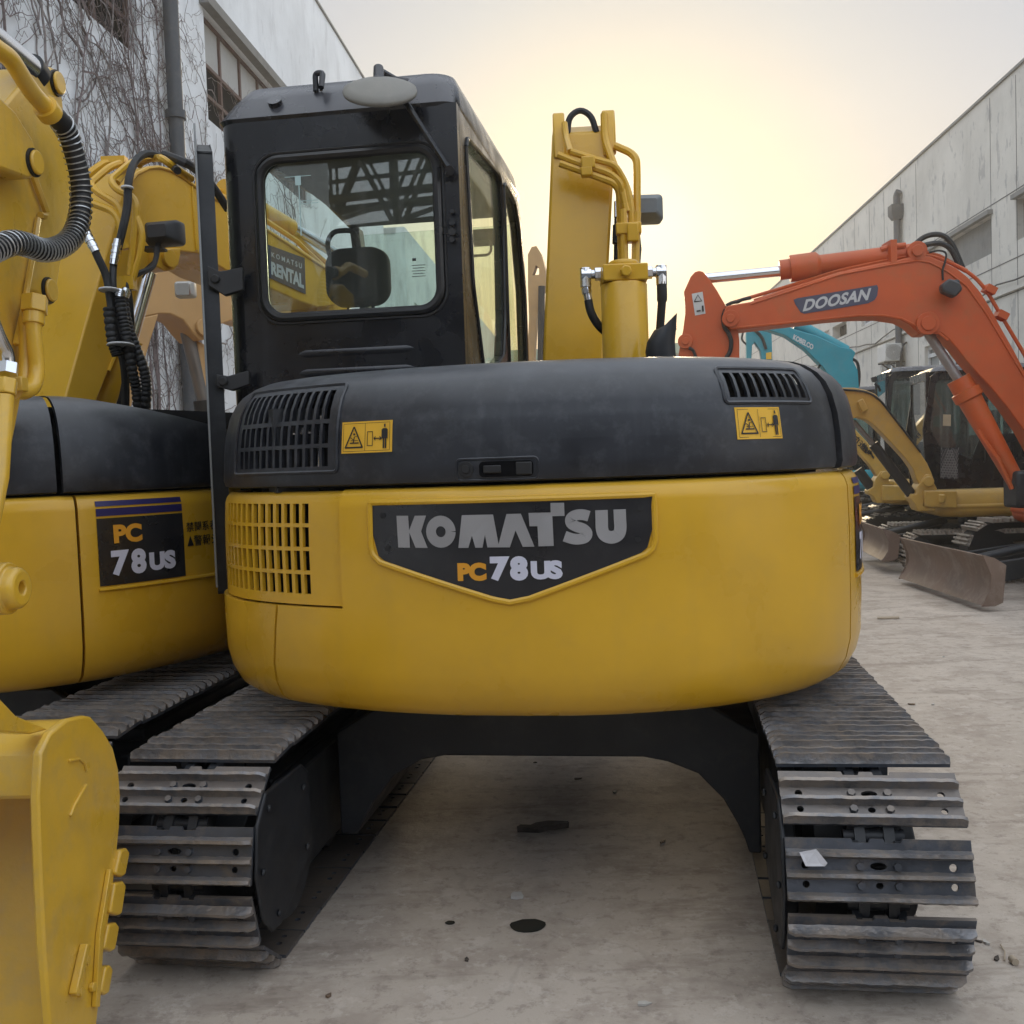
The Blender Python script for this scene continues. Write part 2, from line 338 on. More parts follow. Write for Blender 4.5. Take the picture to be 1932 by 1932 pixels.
def arc2(cx, cy, rx, ry, a0, a1, n=14): return [(cx + rx * math.cos(R(a0 + (a1 - a0) * k / n)), cy + ry * math.sin(R(a0 + (a1 - a0) * k / n))) for k in range(n + 1)]
def maker_word():
    """the seven letters of the name plate, in zoomed photo units, origin at the lower left, y up"""
    out = []
    fx = lambda x, y: (x - 238, 403 - (y + (x - 238) * 21 / 1298 - 2))
    G = [[(240, 228), (312, 228), (316, 308), (352, 228), (420, 227), (388, 315), (424, 405), (352, 405), (317, 322), (318, 405), (246, 405)],
         [(603, 405), (628, 226), (805, 224), (831, 385), (880, 222), (960, 221), (1030, 400), (965, 401), (928, 312), (893, 403), (768, 403), (756, 335), (740, 404), (700, 404), (682, 340), (660, 405)],
         [(1003, 218), (1125, 216), (1125, 165), (1200, 165), (1200, 236), (1133, 237), (1136, 397), (1052, 399), (1050, 290), (1006, 290)]]
    for g in G:
        loop = [Vector((*fx(*p), 0)) for p in g]; t = tessellate_polygon([loop]); out.append(([tuple(p[:2]) for p in loop], [tuple(x) for x in t]))
    o_ = [fx(*p) for p in arc2(504, 316, 57, 59, 0, 360, 32)]; out.append(ribbon(o_, 58))
    out.append(ribbon([fx(*p) for p in smooth_path2([(1333, 240), (1300, 231), (1262, 233), (1234, 250), (1234, 276), (1262, 294), (1300, 308), (1320, 330), (1310, 353), (1278, 362), (1240, 360), (1197, 345)])], 58))
    out.append(ribbon([fx(*p) for p in smooth_path2([(1402, 208), (1402, 260), (1402, 310), (1415, 342), (1452, 356), (1489, 342), (1502, 310), (1502, 260), (1502, 206)])], 68))
    return out
def smooth_path2(P, n=4): return [tuple(p[:2]) for p in smooth_path([(a, b, 0) for a, b in P], n)]
def warning_sign(mb_bg, mb_ink, fn, w_, h_):
    """yellow keep-clear sticker: fn maps (x, y, lift) in metres to space"""
    nx = 6
    vs = []; fs = []
    for k in (0, 1):
        for i in range(nx + 1):
            for y in (0, h_): vs.append(fn(w_ * i / nx, y, .0025 * k))
    q = 2 * (nx + 1)
    for i in range(nx):
        fs.append((q + 2 * i, q + 2 * i + 2, q + 2 * i + 3, q + 2 * i + 1)); fs.append((2 * i, 2 * i + 2, q + 2 * i + 2, q + 2 * i)); fs.append((2 * i + 1, q + 2 * i + 1, q + 2 * i + 3, 2 * i + 3))
    fs += [(0, q, q + 1, 1), (2 * nx, 2 * nx + 1, q + 2 * nx + 1, q + 2 * nx)]
    mb_bg.add(vs, fs)
    f2 = lambda x, y: fn(x * w_, y * h_, .0040); a = h_ / w_
    S = lambda pts, wd: stroke_on(mb_ink, pts, wd, f2)
    for p in ([(.04, .06), (.96, .06)], [(.04, .94), (.96, .94)]): S(p, .012)
    for p in ([(.04, .06), (.04, .94)], [(.96, .06), (.96, .94)], [(.48, .06), (.48, .94)]): S(p, .007)
    for p in ([(.08, .18), (.44, .18)],): S(p, .05)
    S([(.085, .17), (.26, .84)], .028); S([(.435, .17), (.26, .84)], .028)
    S([(.18, .32), (.36, .32)], .04); S([(.25, .34), (.27, .52), (.34, .54)], .02); S([(.25, .42), (.19, .50)], .018); S([(.20, .40), (.34, .40)], .018)
    S([(.245, .60), (.285, .60)], .06)
    for p in ([(.53, .22), (.63, .22)], [(.53, .66), (.63, .66)]): S(p, .022)
    for p in ([(.53, .21), (.53, .67)], [(.63, .21), (.63, .67)]): S(p, .012)
    S([(.66, .44), (.80, .44)], .03); S([(.66, .44), (.69, .50)], .02); S([(.66, .44), (.69, .38)], .02); S([(.80, .44), (.77, .50)], .02); S([(.80, .44), (.77, .38)], .02)
    S([(.85, .84), (.88, .84)], .10); S([(.865, .75), (.865, .44)], .085); S([(.845, .46), (.845, .12)], .028); S([(.885, .46), (.885, .12)], .028)
    S([(.815, .72), (.815, .42)], .018); S([(.915, .72), (.915, .42)], .018)

# ---------------------------------------------------------------- tracks
PITCHL, NSH, TR, TZ, TY = .1625, 38, .262, .305, 1.12
def track_point(k, n=NSH, ty=TY, tr=TR, tz=TZ):
    Lp = 4 * ty + 2 * math.pi * tr; d = (k / n * Lp) % Lp
    if d < 2 * ty: return (ty - d, tz + tr, 0)                       # top run, heading to the rear
    d -= 2 * ty
    if d < math.pi * tr: a = d / tr; return (-ty - math.sin(a) * tr, tz + math.cos(a) * tr, a)
    d -= math.pi * tr
    if d < 2 * ty: return (-ty + d, tz - tr, math.pi)
    d -= 2 * ty; a = d / tr; return (ty + math.sin(a) * tr, tz - math.cos(a) * tr, math.pi + a)
def shoe_mesh():
    mb = MB(); W2 = .225
    def hole(cx, cy, rx, ry, n=10): return [(cx + rx * math.cos(2 * math.pi * k / n), cy + ry * math.sin(2 * math.pi * k / n), 0) for k in range(n)]
    outer = [(-W2, -.074, 0), (W2 - .0, -.074, 0), (W2, .078, 0), (.062, .078, 0), (.058, .068, 0), (.02, .068, 0), (.016, .078, 0), (-.016, .078, 0), (-.02, .068, 0), (-.058, .068, 0), (-.062, .078, 0), (-W2, .078, 0)]
    mb.plate([outer, hole(.178, .012, .010, .010), hole(.178, -.034, .009, .009), hole(-.178, .012, .010, .010), hole(-.178, -.034, .009, .009), hole(0, .012, .021, .0095), hole(0, -.034, .010, .008)], (0, 0, .010))
    for x in (-.045, .045):
        for y in (.012, -.034): mb.cyl((x, y, .0095), (x, y, .021), .0115, .010, 6)
    mb.mi(1)
    rnd = random.Random(3)
    for y0, h in ((.040, .026), (-.011, .023), (-.064, .027)):
        rings = []; n = 30
        for i in range(n + 1):
            x = -W2 + 2 * W2 * i / n; j = rnd.uniform(-.0014, .0014); hh = h + rnd.uniform(-.002, .0014); e = .6 if i in (0, n) else 1
            rings.append([(x, y0 - .0115 + j, .0098), (x, y0 - .006 + j, .0098 + hh * .5), (x, y0 - .0048, .0098 + hh * e), (x, y0 + .0048, .0098 + hh * e), (x, y0 + .006 + j, .0098 + hh * .5), (x, y0 + .0115 + j, .0098)])
        mb.loft(rings)
    o = mb.build('track_shoe', [M_shoe, M_rib], ang=50); me = o.data; bpy.data.objects.remove(o); return me
SHOE = shoe_mesh()
def make_track(root, sx, tag_label=None):
    cx = sx * .935
    mb = MB()                                                        # the chain with its link lugs and bushes
    for k in range(NSH * 2):
        y, z, a = track_point(k / 2)
        if k % 2 == 0:
            for dx in (-.055, .055):
                mb.box((cx + dx, y - math.sin(a) * -.0 - 0, z), (.022, .145, .07), rx=a)
        else:
            mb.cyl((cx - .075, y, z), (cx + .075, y, z), .021, n=10)
            for dx in (-.045, .045): mb.box((cx + dx * .8, y, z), (.026, .07, .058), rx=a)
    tr = mb.build('track', M_dark, root)
    for k in range(NSH):
        y, z, a = track_point(k)
        o = bpy.data.objects.new('track_shoe', SHOE); COL.objects.link(o); o.parent = tr
        off = .030
        o.location = (cx, y - math.sin(a) * off, z + math.cos(a) * off)
        # shoe y axis points against travel so that the plain flap leads
        o.rotation_euler = (a + random.uniform(-.035, .035), random.uniform(-.006, .006), random.uniform(-.006, .006))
        if sx > 0 or True: pass
    fr = MB()
    s = sx
    fr.box((cx, 0, .33), (.20, 1.86, .24)); fr.box((cx, 0, .475), (.12, 1.5, .05))
    fr.box((cx - s * .150, -.02, .30), (.05, 1.92, .33))
    for y in (-.75, -.45, -.15, .15, .45, .75): fr.cyl((cx - .12, y, .135), (cx + .12, y, .135), .085, n=18)
    f = fr.build('track_frame', M_dark, tr, bevel=.008)
    sp = MB(); sp.rings((cx - .04, -TY, TZ), (1, 0, 0), [(0, 0), (0, .20), (.08, .20), (.08, 0)], 28)
    for k in range(21):
        a = 2 * math.pi * k / 21; sp.box((cx, -TY + math.sin(a) * .215, TZ + math.cos(a) * .215), (.05, .03, .06), rx=-a)
    sp.cyl((cx - .13, -TY, TZ), (cx + .13, -TY, TZ), .15, n=28)
    sp.build('sprocket', M_dark, tr, bevel=.004)
    idl = MB(); idl.rings((cx - .05, TY, TZ), (1, 0, 0), [(0, 0), (0, .22), (.03, .235), (.07, .235), (.1, .22), (.1, 0)], 28); idl.build('idler', M_dark, tr)
    # inner cover over the travel motor
    x = s * .70
    cov = [(-1.385, .46), (-1.31, .535), (-1.02, .53), (-.965, .49), (-.955, .24), (-1.24, .125), (-1.31, .13), (-1.375, .20), (-1.405, .33)]
    c = MB(); c.prism([(x, y, z) for y, z in cov], (-s * -.012, 0, 0)); c.cyl((x + s * .012, -TY, TZ), (x + s * .05, -TY, TZ), .205, n=32)
    for y, z in ((-1.03, .46), (-1.31, .49), (-1.02, .27), (-1.27, .17), (-1.37, .33)): c.cyl((x, y, z), (x - s * .012, y, z), .012, n=6)
    c.build('motor_cover', M_dark, tr, bevel=.006)
    return tr

def loop_offset(loop, d):        # inwards offset of a convex-ish 2D loop
    n = len(loop); out = []
    A = sum(loop[i][0] * loop[(i + 1) % n][1] - loop[(i + 1) % n][0] * loop[i][1] for i in range(n)); sg = 1 if A > 0 else -1
    for i in range(n):
        a, b, c = loop[i - 1], loop[i], loop[(i + 1) % n]
        t = Vector((c[0] - a[0], c[1] - a[1])); t = t.normalized() if t.length > 1e-9 else Vector((1, 0)); out.append((b[0] - t.y * d * sg, b[1] + t.x * d * sg))
    return out

def excavator_body(root, letters, deco_text=False):
    # --- undercarriage
    make_track(root, -1); make_track(root, 1)
    ar = [(-.72, .52), (-.72, .16), (-.66, .16), (-.60, .27), (-.52, .37), (-.42, .425), (-.34, .44), (.34, .44), (.42, .425), (.52, .385), (.60, .30), (.66, .19), (.68, .12), (.72, .12), (.72, .52), (.55, .62), (-.55, .62)]
    mb = MB(); mb.prism([(x, -.62, z) for x, z in ar], (0, .04, 0)); mb.prism([(x, .58, z) for x, z in ar], (0, .04, 0))
    low = ar[2:14]; mb.prism([(x, -.58, z) for x, z in low] + [(x * .995, -.58, z + .035) for x, z in reversed(low)], (0, 1.16, 0))
    top = [(-.70, .56), (-.4, .60), (.4, .60), (.70, .56)]
    mb.box((0, 0, .55), (1.0, 1.16, .16)); mb.box((-.62, 0, .46), (.2, 1.12, .12)); mb.box((.62, 0, .46), (.2, 1.12, .12))
    mb.cyl((0, 0, .60), (0, 0, .72), .46, n=40); mb.build('undercarriage_frame', M_dark, root, bevel=.01)
    # --- dozer blade at the far end
    # --- inner body seen through gaps and grilles
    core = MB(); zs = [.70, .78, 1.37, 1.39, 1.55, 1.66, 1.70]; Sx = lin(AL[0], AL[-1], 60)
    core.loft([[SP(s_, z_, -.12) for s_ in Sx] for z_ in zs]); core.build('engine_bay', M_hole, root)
    fl = MB(); fl.box((0, .72, .80), (1.9, .9, .16)); fl.box((0, .2, 1.0), (1.8, .7, .5)); fl.box((.62, .95, 1.12), (.78, .8, .5)); fl.build('deck', M_dark, root, bevel=.02)
    tb = MB(); tb.box((.66, 1.0, 1.25), (.82, .9, .62)); tb.build('tank_cover', M_y, root, bevel=.05, segs=3)
    # --- counterweight and yellow covers
    Zlow = [z for z in INSZ if z < 1.0] + [1.024]; Zup = [1.08, 1.14, 1.2, 1.26, 1.32, 1.33, 1.355, 1.37, 1.376]
    S1 = breaks(-.785, 1.205, .045, (-.785, -.525, 1.205))
    cw = MB()
    def wp(s_, z_):
        if s_ < -.7: s_ = s_ - .055 * max(0, (1.024 - z_)) / .33
        return s_, z_
    patch(cw, S1, Zlow + Zup, 0, .05, skip=lambda s_, z_: s_ < -.525 and z_ > 1.024, warp=wp)
    cwo = cw.build('counterweight', M_y, root, ang=50)
    bt = MB(); bt.prism([SP(s_, .6915, 0) for s_ in lin(-1.9, 1.9, 50)], (0, 0, .02)); bt.build('belly_plate', M_y, root)
    c = MB(); patch(c, breaks(AL[0], -.795, .05), Zlow, 0, .03, warp=lambda s_, z_: (s_ - .055 * max(0, 1.024 - z_) / .33 if s_ > -.9 else s_, z_)); c.build('corner_cover', M_y, root, ang=50)
    c = MB(); patch(c, breaks(1.215, AL[-1], .05), Zlow + Zup, 0, .03); rc = c.build('side_cover', M_y, root, ang=50)
    # grille panel with four rows of slots
    cols = [(-1.148 + .0392 * i, -1.148 + .0392 * i + .026) for i in range(13)]; rows = [(1.062 + .0715 * i, 1.062 + .0715 * i + .060) for i in range(4)]
    S2 = breaks(AL[0], -.531, .06, tuple(x for c_ in cols for x in c_) + (-.531, -.56)); Z2 = sorted([1.030, 1.034] + [x for r_ in rows for x in r_] + [1.352, 1.364, 1.372])
    c = MB(); ins = lambda s_, z_: any(a < s_ < b for a, b in cols) and any(a < z_ < b for a, b in rows)
    patch(c, S2, Z2, -.012, .012, skip=ins); c.build('side_grille', M_y, root, ang=45)
    # --- hood
    hz = [1.385, 1.39, 1.41, 1.46, 1.5, 1.56, 1.62, 1.66, 1.69, 1.715, 1.73, 1.74, 1.746, 1.748]
    gcol = [(-.995 + .0335 * i, -.995 + .0335 * i + .0225) for i in range(13)]; grow = [(1.447, 1.503), (1.515, 1.575), (1.588, 1.676)]
    vcol = [(.672 + .0375 * i, .672 + .0375 * i + .027) for i in range(9)]; vrow = (1.604, 1.678)
    S3 = breaks(AL[0], 1.152, .045, tuple(x for c_ in gcol for x in c_) + tuple(x for c_ in vcol for x in c_))
    Z3 = sorted(set(hz + [x for r_ in grow for x in r_] + [1.604, 1.678]))
    Z3 = [z for z in Z3 if z in hz[:2] or z > 1.40]
    def hs(s_, z_): return (any(a < s_ < b for a, b in gcol) and any(a < z_ < b for a, b in grow)) or (any(a < s_ < b for a, b in vcol) and vrow[0] < z_ < vrow[1])
    c = MB(); patch(c, S3, Z3, 0, .012, skip=hs)
    c.prism([SP(s_, 1.748, .004) for s_ in lin(AL[0], 1.15, 50)], (0, 0, -.01))
    hood = c.build('engine_hood', M_hood, root, ang=40)
    c = MB(); patch(c, breaks(1.172, AL[-1], .05), hz, .012, .03, warp=lambda s_, z_: (s_, 1.385 + (z_ - 1.385) * (1 - .42 * min(1, max(0, (s_ - 1.17) / .85)) ** 1.15))); c.build('hood_side_panel', M_hood, root, ang=45)
    # raised frames round the two grilles
    def frame(s0, s1, z0, z1, r_, lift):
        m_ = MB(); pts = [SP(p[0], p[1], lift) for p in rrect(s0, s1, z0, z1, .012, 4)]
        dense = []
        for a, b in zip(pts, pts[1:] + pts[:1]): dense.append(a)
        P2 = []
        base = rrect(s0, s1, z0, z1, .012, 4); base.append(base[0])
        for (a, b), (c_, d_) in zip(base, base[1:]):
            k = max(1, int(math.hypot(c_ - a, d_ - b) / .03))
            for q in range(k): P2.append(SP(a + (c_ - a) * q / k, b + (d_ - b) * q / k, lift))
        P2.append(P2[0]); m_.tube(P2, r_, 6, False); return m_
    frame(-1.03, -.535, 1.43, 1.693, .006, .001).build('grille_frame', M_hood, hood)
    frame(.652, 1.020, 1.588, 1.692, .006, .001).build('grille_frame', M_hood, hood)
    # things behind the hood grille
    c = MB(); c.box((-.66, -.86, 1.50), (.30, .10, .26), rz=.6); c.build('radiator_core', M_dark, root)
    c = MB()
    for (s_, z0, z1, r_) in ((-.70, 1.44, 1.52, .007), (-.64, 1.44, 1.60, .009), (-.67, 1.44, 1.50, .006)): c.cyl(SP(s_, z0, -.045), SP(s_, z1, -.045), r_, n=10)
    c.cyl(SP(-.66, 1.555, -.04), SP(-.76, 1.553, -.04), .008, n=8); c.cyl(SP(-.69, 1.555, -.04), SP(-.71, 1.555, -.04), .013, n=6); c.build('hose_fitting', M_chrome, root)
    # latch and key lock
    c = MB(); c.prism([SP(a, b, .0015) for a, b in rrect(-.083, .072, 1.400, 1.444, .012)], (0, -.004, 0)); lt = c.build('latch_recess', M_hole, hood)
    c = MB(); c.box(tuple(SP(-.045, 1.422, .0045)), (.05, .012, .022)); c.build('latch_handle', M_black, hood, bevel=.003); c = MB(); c.box(tuple(SP(.045, 1.422, .0045)), (.045, .006, .036)); c.build('latch_button', M_black, hood, bevel=.003)
    c = MB(); p = SP(-.122, 1.424, .0); c.cyl(p, p + Vector((0, -.006, 0)), .022, n=20); c.cyl(p, p + Vector((0, -.010, 0)), .012, n=16)
    c.build('key_lock', M_black, hood, bevel=.001); frame(-.150, .085, 1.392, 1.452, .004, .0).build('latch_rim', M_hood, hood)
    # --- rear name plate
    zt = 1.331; pl = [(-.412, zt), (.402, zt), (.40, 1.20), (.385, 1.180), (.05, 1.063), (-.01, 1.055), (-.05, 1.063), (-.38, 1.165), (-.402, 1.19)]
    def zb(s_):
        low = [(-.412, 1.25), (-.404, 1.195), (-.385, 1.172), (-.05, 1.064), (-.005, 1.055), (.045, 1.063), (.372, 1.178), (.394, 1.20), (.402, 1.25)]
        for (a, b), (c_, d_) in zip(low, low[1:]):
            if s_ <= c_: return b + (d_ - b) * (s_ - a) / (c_ - a)
        return 1.25
    ss = lin(-.412, .402, 44); c = MB(); rings = []
    vs = []; fs = []
    for s_ in ss:
        for q in range(5): z_ = zb(s_) + (zt - zb(s_)) * q / 4; vs.append(SP(s_, z_, .003))
    for i in range(len(ss) - 1):
        for q in range(4): fs.append((i * 5 + q, i * 5 + 5 + q, i * 5 + 6 + q, i * 5 + 1 + q))
    c.add(vs, fs); npl = c.build('name_plate', M_plate, root)
    edge = [(-.418, zt + .005), (.408, zt + .005), (.408, 1.21), (.400, 1.186), (.38, 1.170), (.05, 1.056), (-.005, 1.046), (-.055, 1.056), (-.39, 1.163), (-.412, 1.185), (-.418, 1.21)]
    P2 = []
    for (a, b), (c_, d_) in zip(edge, edge[1:] + edge[:1]):
        k = max(1, int(math.hypot(c_ - a, d_ - b) / .03))
        for q in range(k): P2.append(SP(a + (c_ - a) * q / k, b + (d_ - b) * q / k, .001))
    P2.append(P2[0]); c = MB(); c.tube(P2, .0095, 8, False); c.build('plate_rim', M_y, npl)
    for a, b in ((-.375, 1.300), (.368, 1.300), (-.363, 1.205), (.358, 1.213)): c = MB(); p = SP(a, b, .002); c.cyl(p, p + Vector((0, -.006, 0)), .0085, n=12); c.build('screw', M_black, npl)
    f_ = lambda x, y, lift=.0062: SP(-.332 + x / 1298 * .658, 1.2065 + y * .000516, lift)
    c = MB()
    for vs, fs in maker_word(): c.add([f_(*p) for p in vs], fs)
    c.build('lettering', M_silver, npl)
    def put(txt, s0, z0, h, m, bold=.05, sx=1.0, shear=0, lift=.0062, par=npl, fnn=None):
        vs, fs, w_ = text2d(txt, h, bold, shear, sx); c = MB(); g = fnn or (lambda x, y: SP(s0 + x, z0 + y, lift)); c.add([g(x, y) for x, y in vs], fs); return c.build('lettering', m, par), w_
    put('PC', -.152, 1.109, .052, M_orangeink, .07, 1.08); put('7', -.058, 1.108, .069, M_white, .07, 1.12); put('8', -.002, 1.108, .069, M_white, .07, 1.08)
    put('U', .057, 1.110, .052, M_white, .065, 1.22); put('S', .104, 1.110, .053, M_white, .065, 1.25)
    # --- stickers on the hood
    for s0, zz in ((-.518, 1.482), (.678, 1.482)):
        a, b = MB(), MB(); warning_sign(a, b, lambda x, y, l_, s0=s0, zz=zz: SP(s0 + x, zz + y, .0005 + l_), .170, .092)
        st = a.build('warning_sticker', M_sticker, root); b.build('pictogram', M_ink, st)
    # --- side decal and stripes
    def band(s0, s1, z0, z1, m, name, lift=.003, par=rc):
        c = MB(); ss = lin(s0, s1, 10); vs = []; fs = []
        zq = lin(z0, z1, 6)
        for s_ in ss:
            for z_ in zq: vs.append(SP(s_, z_, lift))
        for i in range(10):
            for q in range(6): fs.append((i * 7 + q, i * 7 + 7 + q, i * 7 + 8 + q, i * 7 + 1 + q))
        c.add(vs, fs); return c.build(name, m, par)
    band(1.275, 1.63, 1.333, 1.352, M_navy, 'stripe'); band(1.275, 1.63, 1.298, 1.325, M_navy, 'stripe')
    dc = band(1.275, 1.63, 1.048, 1.290, M_plate, 'model_decal')
    put('PC', 1.332, 1.197, .068, M_orangeink, .055, 1.1, par=dc); put('7', 1.318, 1.080, .092, M_white, .055, 1.05, par=dc); put('8', 1.393, 1.080, .092, M_white, .055, 1.0, par=dc)
    put('U', 1.468, 1.084, .068, M_white, .065, 1.12, par=dc); put('S', 1.532, 1.084, .070, M_white, .065, 1.18, par=dc)
    c = MB(); c.tube([SP(s_, 1.036, .002) for s_ in lin(1.27, AL[-1], 20)], .008, 6); c.build('crease', M_y, rc)
    if deco_text:
        put('禁関系者の制御', 1.645, 1.215, .042, M_ink, .012, 1.0, lift=.003, par=rc); put('警報システム', 1.678, 1.158, .042, M_ink, .012, 1.0, lift=.003, par=rc)
        c = MB(); c.add([SP(1.645, 1.160, .003), SP(1.678, 1.160, .003), SP(1.6615, 1.200, .003)], [(0, 1, 2)]); c.build('warning_triangle', M_ink, rc)
    return dict(hood=hood, plate=npl, side=rc, cw=cwo)

def make_cab(root, shift=None):
    before = set(root.children)
    X0, X1, YR = -1.165, -.262, -.36
    cab = MB()
    # rear panel with its window opening
    win = rrect(-1.005, -.345, 2.005, 2.575, .075, 6)
    ol = [(X0 + .075, 1.40), (X1, 1.40), (X1, 2.73), (X0 + .075, 2.73)]
    cab.plate([[(x, YR, z) for x, z in ol], [(x, YR, z) for x, z in win]], (0, .045, 0))
    # rounded rear left corner, side walls
    ring = lambda z: [(X0 + .075 + .075 * math.cos(R(270 - 9 * k)), YR + .075 + .075 * math.sin(R(270 - 9 * k)), z) for k in range(11)] + [(X0 + .04, YR + .16, z), (X0 + .09, YR + .05, z)]
    cab.loft([ring(1.0), ring(2.05), ring(2.73)])
    side = [(-.31, 1.0), (-.31, 2.73), (.07, 2.78), (.786, 2.85), (1.2, 2.82), (1.36, 2.70), (1.50, 2.35), (1.50, 1.95), (1.42, 1.5), (1.30, 1.0)]
    w1 = [(-.20, 2.62), (-.17, 2.66), (.60, 2.735), (.66, 2.72), (.70, 2.5), (.66, 2.1), (.58, 1.92), (.12, 1.78), (.03, 1.80), (-.15, 2.12)]
    w2 = [(.76, 2.72), (.80, 2.745), (1.12, 2.735), (1.25, 2.65), (1.39, 2.33), (1.39, 1.98), (1.33, 1.62), (.86, 1.55), (.74, 1.7)]
    cab.plate([[(X1, y, z) for y, z in side], [(X1, y, z) for y, z in w1], [(X1, y, z) for y, z in w2]], (-.045, 0, 0))
    # left side: sill, front post, top rail
    cab.prism([(X0, y, z) for y, z in [(.8, 1.0), (1.30, 1.0), (1.42, 1.5), (1.50, 1.95), (1.50, 2.35), (1.36, 2.70), (1.28, 2.70), (1.41, 2.33), (1.41, 1.98), (1.30, 1.25), (.8, 1.2)]], (.05, 0, 0))
    cab.prism([(X0, y, z) for y, z in [(-.25, 2.60), (-.25, 2.705), (.07, 2.76), (.786, 2.83), (1.2, 2.80), (1.30, 2.70), (.786, 2.74), (.07, 2.68)]], (.05, 0, 0))
    cab.box((-.71, 1.28, 1.25), (.9, .05, .5)); cab.box((-.71, .5, 1.12), (.86, 1.6, .08))
    # rear lower ribs pressed in the panel
    for z in (1.795, 1.865): cab.rings((-.92, YR + .016, z), (1, 0, 0), [(0, 0), (.03, .016), (.06, .021), (.44, .021), (.47, .016), (.50, 0)], 20)
    shell = cab.build('cab_frame', M_cab, root, bevel=.006, ang=40)
    rf = MB()
    def rr(x0, x1, y0, y1, z, r, bulge=0):
        return [(x, y, z + bulge * (y - y0) / (y1 - y0)) for x, y in rrect(x0, x1, y0, y1, r, 6)]
    rf.loft([rr(X0, X1, YR, 1.33, 2.722, .07, .05), rr(X0 - .008, X1 + .004, YR - .006, 1.35, 2.735, .07, .07), rr(X0 + .03, X1 - .012, YR + .045, 1.30, 2.815, .08, .07), rr(X0 + .065, X1 - .035, YR + .09, 1.24, 2.872, .09, .06), rr(X0 + .13, X1 - .08, YR + .18, 1.15, 2.898, .08, .05)])
    roof = rf.build('cab_roof', M_cab, root, ang=50)
    h = MB(); h.loft([rr(-.62, -.38, -.10, .5, 2.88, .03), rr(-.61, -.39, -.09, .49, 2.935, .03)]); h.build('roof_hatch', M_cab, roof, bevel=.006)
    h = MB(); h.cyl((-.945, YR + .04, 2.78), (-.945, YR + .018, 2.80), .026, n=22); h.cyl((-.775, YR + .05, 2.83), (-.775, YR + .05, 2.88), .006, n=8)
    h.tube(fillet([(-.795, YR + .05, 2.83), (-.795, YR + .05, 2.895), (-.765, YR + .05, 2.895), (-.765, YR + .02, 2.83)], .015), .011, 8); h.build('roof_fitting', M_cab, roof)
    # glass
    g = MB(); g.plate([[(x, YR + .012, z) for x, z in rrect(-1.01, -.34, 2.0, 2.58, .08, 6)]], (0, .005, 0)); rg = g.build('rear_window', M_glass, root)
    s_ = MB(); pth = [(x, YR - .003, z) for x, z in rrect(-1.008, -.342, 2.002, 2.578, .078, 8)]; pth.append(pth[0]); s_.tube(pth, .017, 8, False)
    pth = [(x, YR - .001, z) for x, z in rrect(-1.03, -.32, 1.98, 2.60, .09, 8)]; pth.append(pth[0]); s_.tube(pth, .006, 6, False); s_.build('window_seal', M_seal, rg)
    g = MB(); g.plate([[(X1 - .015, y, z) for y, z in w1]], (-.005, 0, 0)); g1 = g.build('side_window', M_glass2, root)
    g = MB(); g.plate([[(X1 - .015, y, z) for y, z in w2]], (-.005, 0, 0)); g2 = g.build('side_window', M_glass2, root)
    for k, (g_, w_) in enumerate(((g1, w1), (g2, w2))):
        s_ = MB(); pth = [(X1 + .001, y, z) for y, z in w_]; pth.append(pth[0]); s_.tube(fillet(pth, .04), .009, 6, False); s_.build('window_seal', M_seal, g_)
    g = MB(); g.prism([(X0 + .05, 1.40, 1.98), (X1 - .05, 1.40, 1.98), (X1 - .05, 1.27, 2.66), (X0 + .05, 1.27, 2.66)], (0, .006, 0)); g.prism([(X0 + .05, 1.30, 1.30), (X1 - .05, 1.30, 1.30), (X1 - .05, 1.40, 1.96), (X0 + .05, 1.40, 1.96)], (0, .006, 0)); g.build('windshield', glass('windshield_glass', (.93, .97, .94), .3, dirt=.04), root)
    # sticker on the rear window: a tiny printed block
    c = MB()
    for k in range(5): c.box((-.425, YR + .010, 2.165 - k * .010), (.05 - .006 * (k % 2), .001, .0022))
    c.box((-.44, YR + .010, 2.186), (.014, .001, .010)); c.build('glass_marking', M_ink, rg)
    # antenna element stuck to the glass
    c = MB(); c.box((-.865, YR + .010, 2.50), (.022, .002, .034)); c.box((-.862, YR + .010, 2.40), (.004, .001, .20)); c.box((-.865, YR + .010, 2.515), (.10, .001, .0025)); c.box((-.825, YR + .010, 2.425), (.07, .001, .0025)); c.box((-.825, YR + .010, 2.415), (.07, .001, .0025)); c.build('antenna_film', mat('antenna_grey', (.45, .62, .62), .5), rg)
    # seat, lever, console
    c = MB(); c.loft([[(x, .30 + dy, z) for x, z in rrect(-.985 + ins_, -.705 - ins_, 2.135 + ins_, 2.385 - ins_, .075 - ins_ * .4, 6)] for dy, ins_ in ((-.045, .025), (-.02, .004), (.03, 0), (.05, .02))]); hr = c.build('headrest', mat('seat_fabric', (.03, .03, .032), .85, var=.2, scale=30), root, ang=60)
    c = MB(); c.loft([[(x, .33 + dy, z) for x, z in rrect(-1.02 + i_, -.67 - i_, 1.55, 2.12 - i_, .06, 5)] for dy, i_ in ((-.06, .03), (-.03, 0), (.06, 0), (.08, .02))]); c.box((-.845, .58, 1.52), (.44, .5, .14))
    c.cyl((-.90, .33, 2.10), (-.90, .33, 2.20), .008, n=8); c.cyl((-.79, .33, 2.10), (-.79, .33, 2.20), .008, n=8); c.build('seat', MATS['seat_fabric'], root, bevel=.01, ang=60)
    c = MB(); c.tube(fillet([(-.96, .34, 2.30), (-.99, .34, 2.42), (-.96, .34, 2.47), (-.86, .34, 2.47), (-.84, .34, 2.36)], .04), .012, 8); c.box((-.83, 1.05, 1.75), (.16, .1, .5)); c.build('control_lever', M_black, root, bevel=.004)
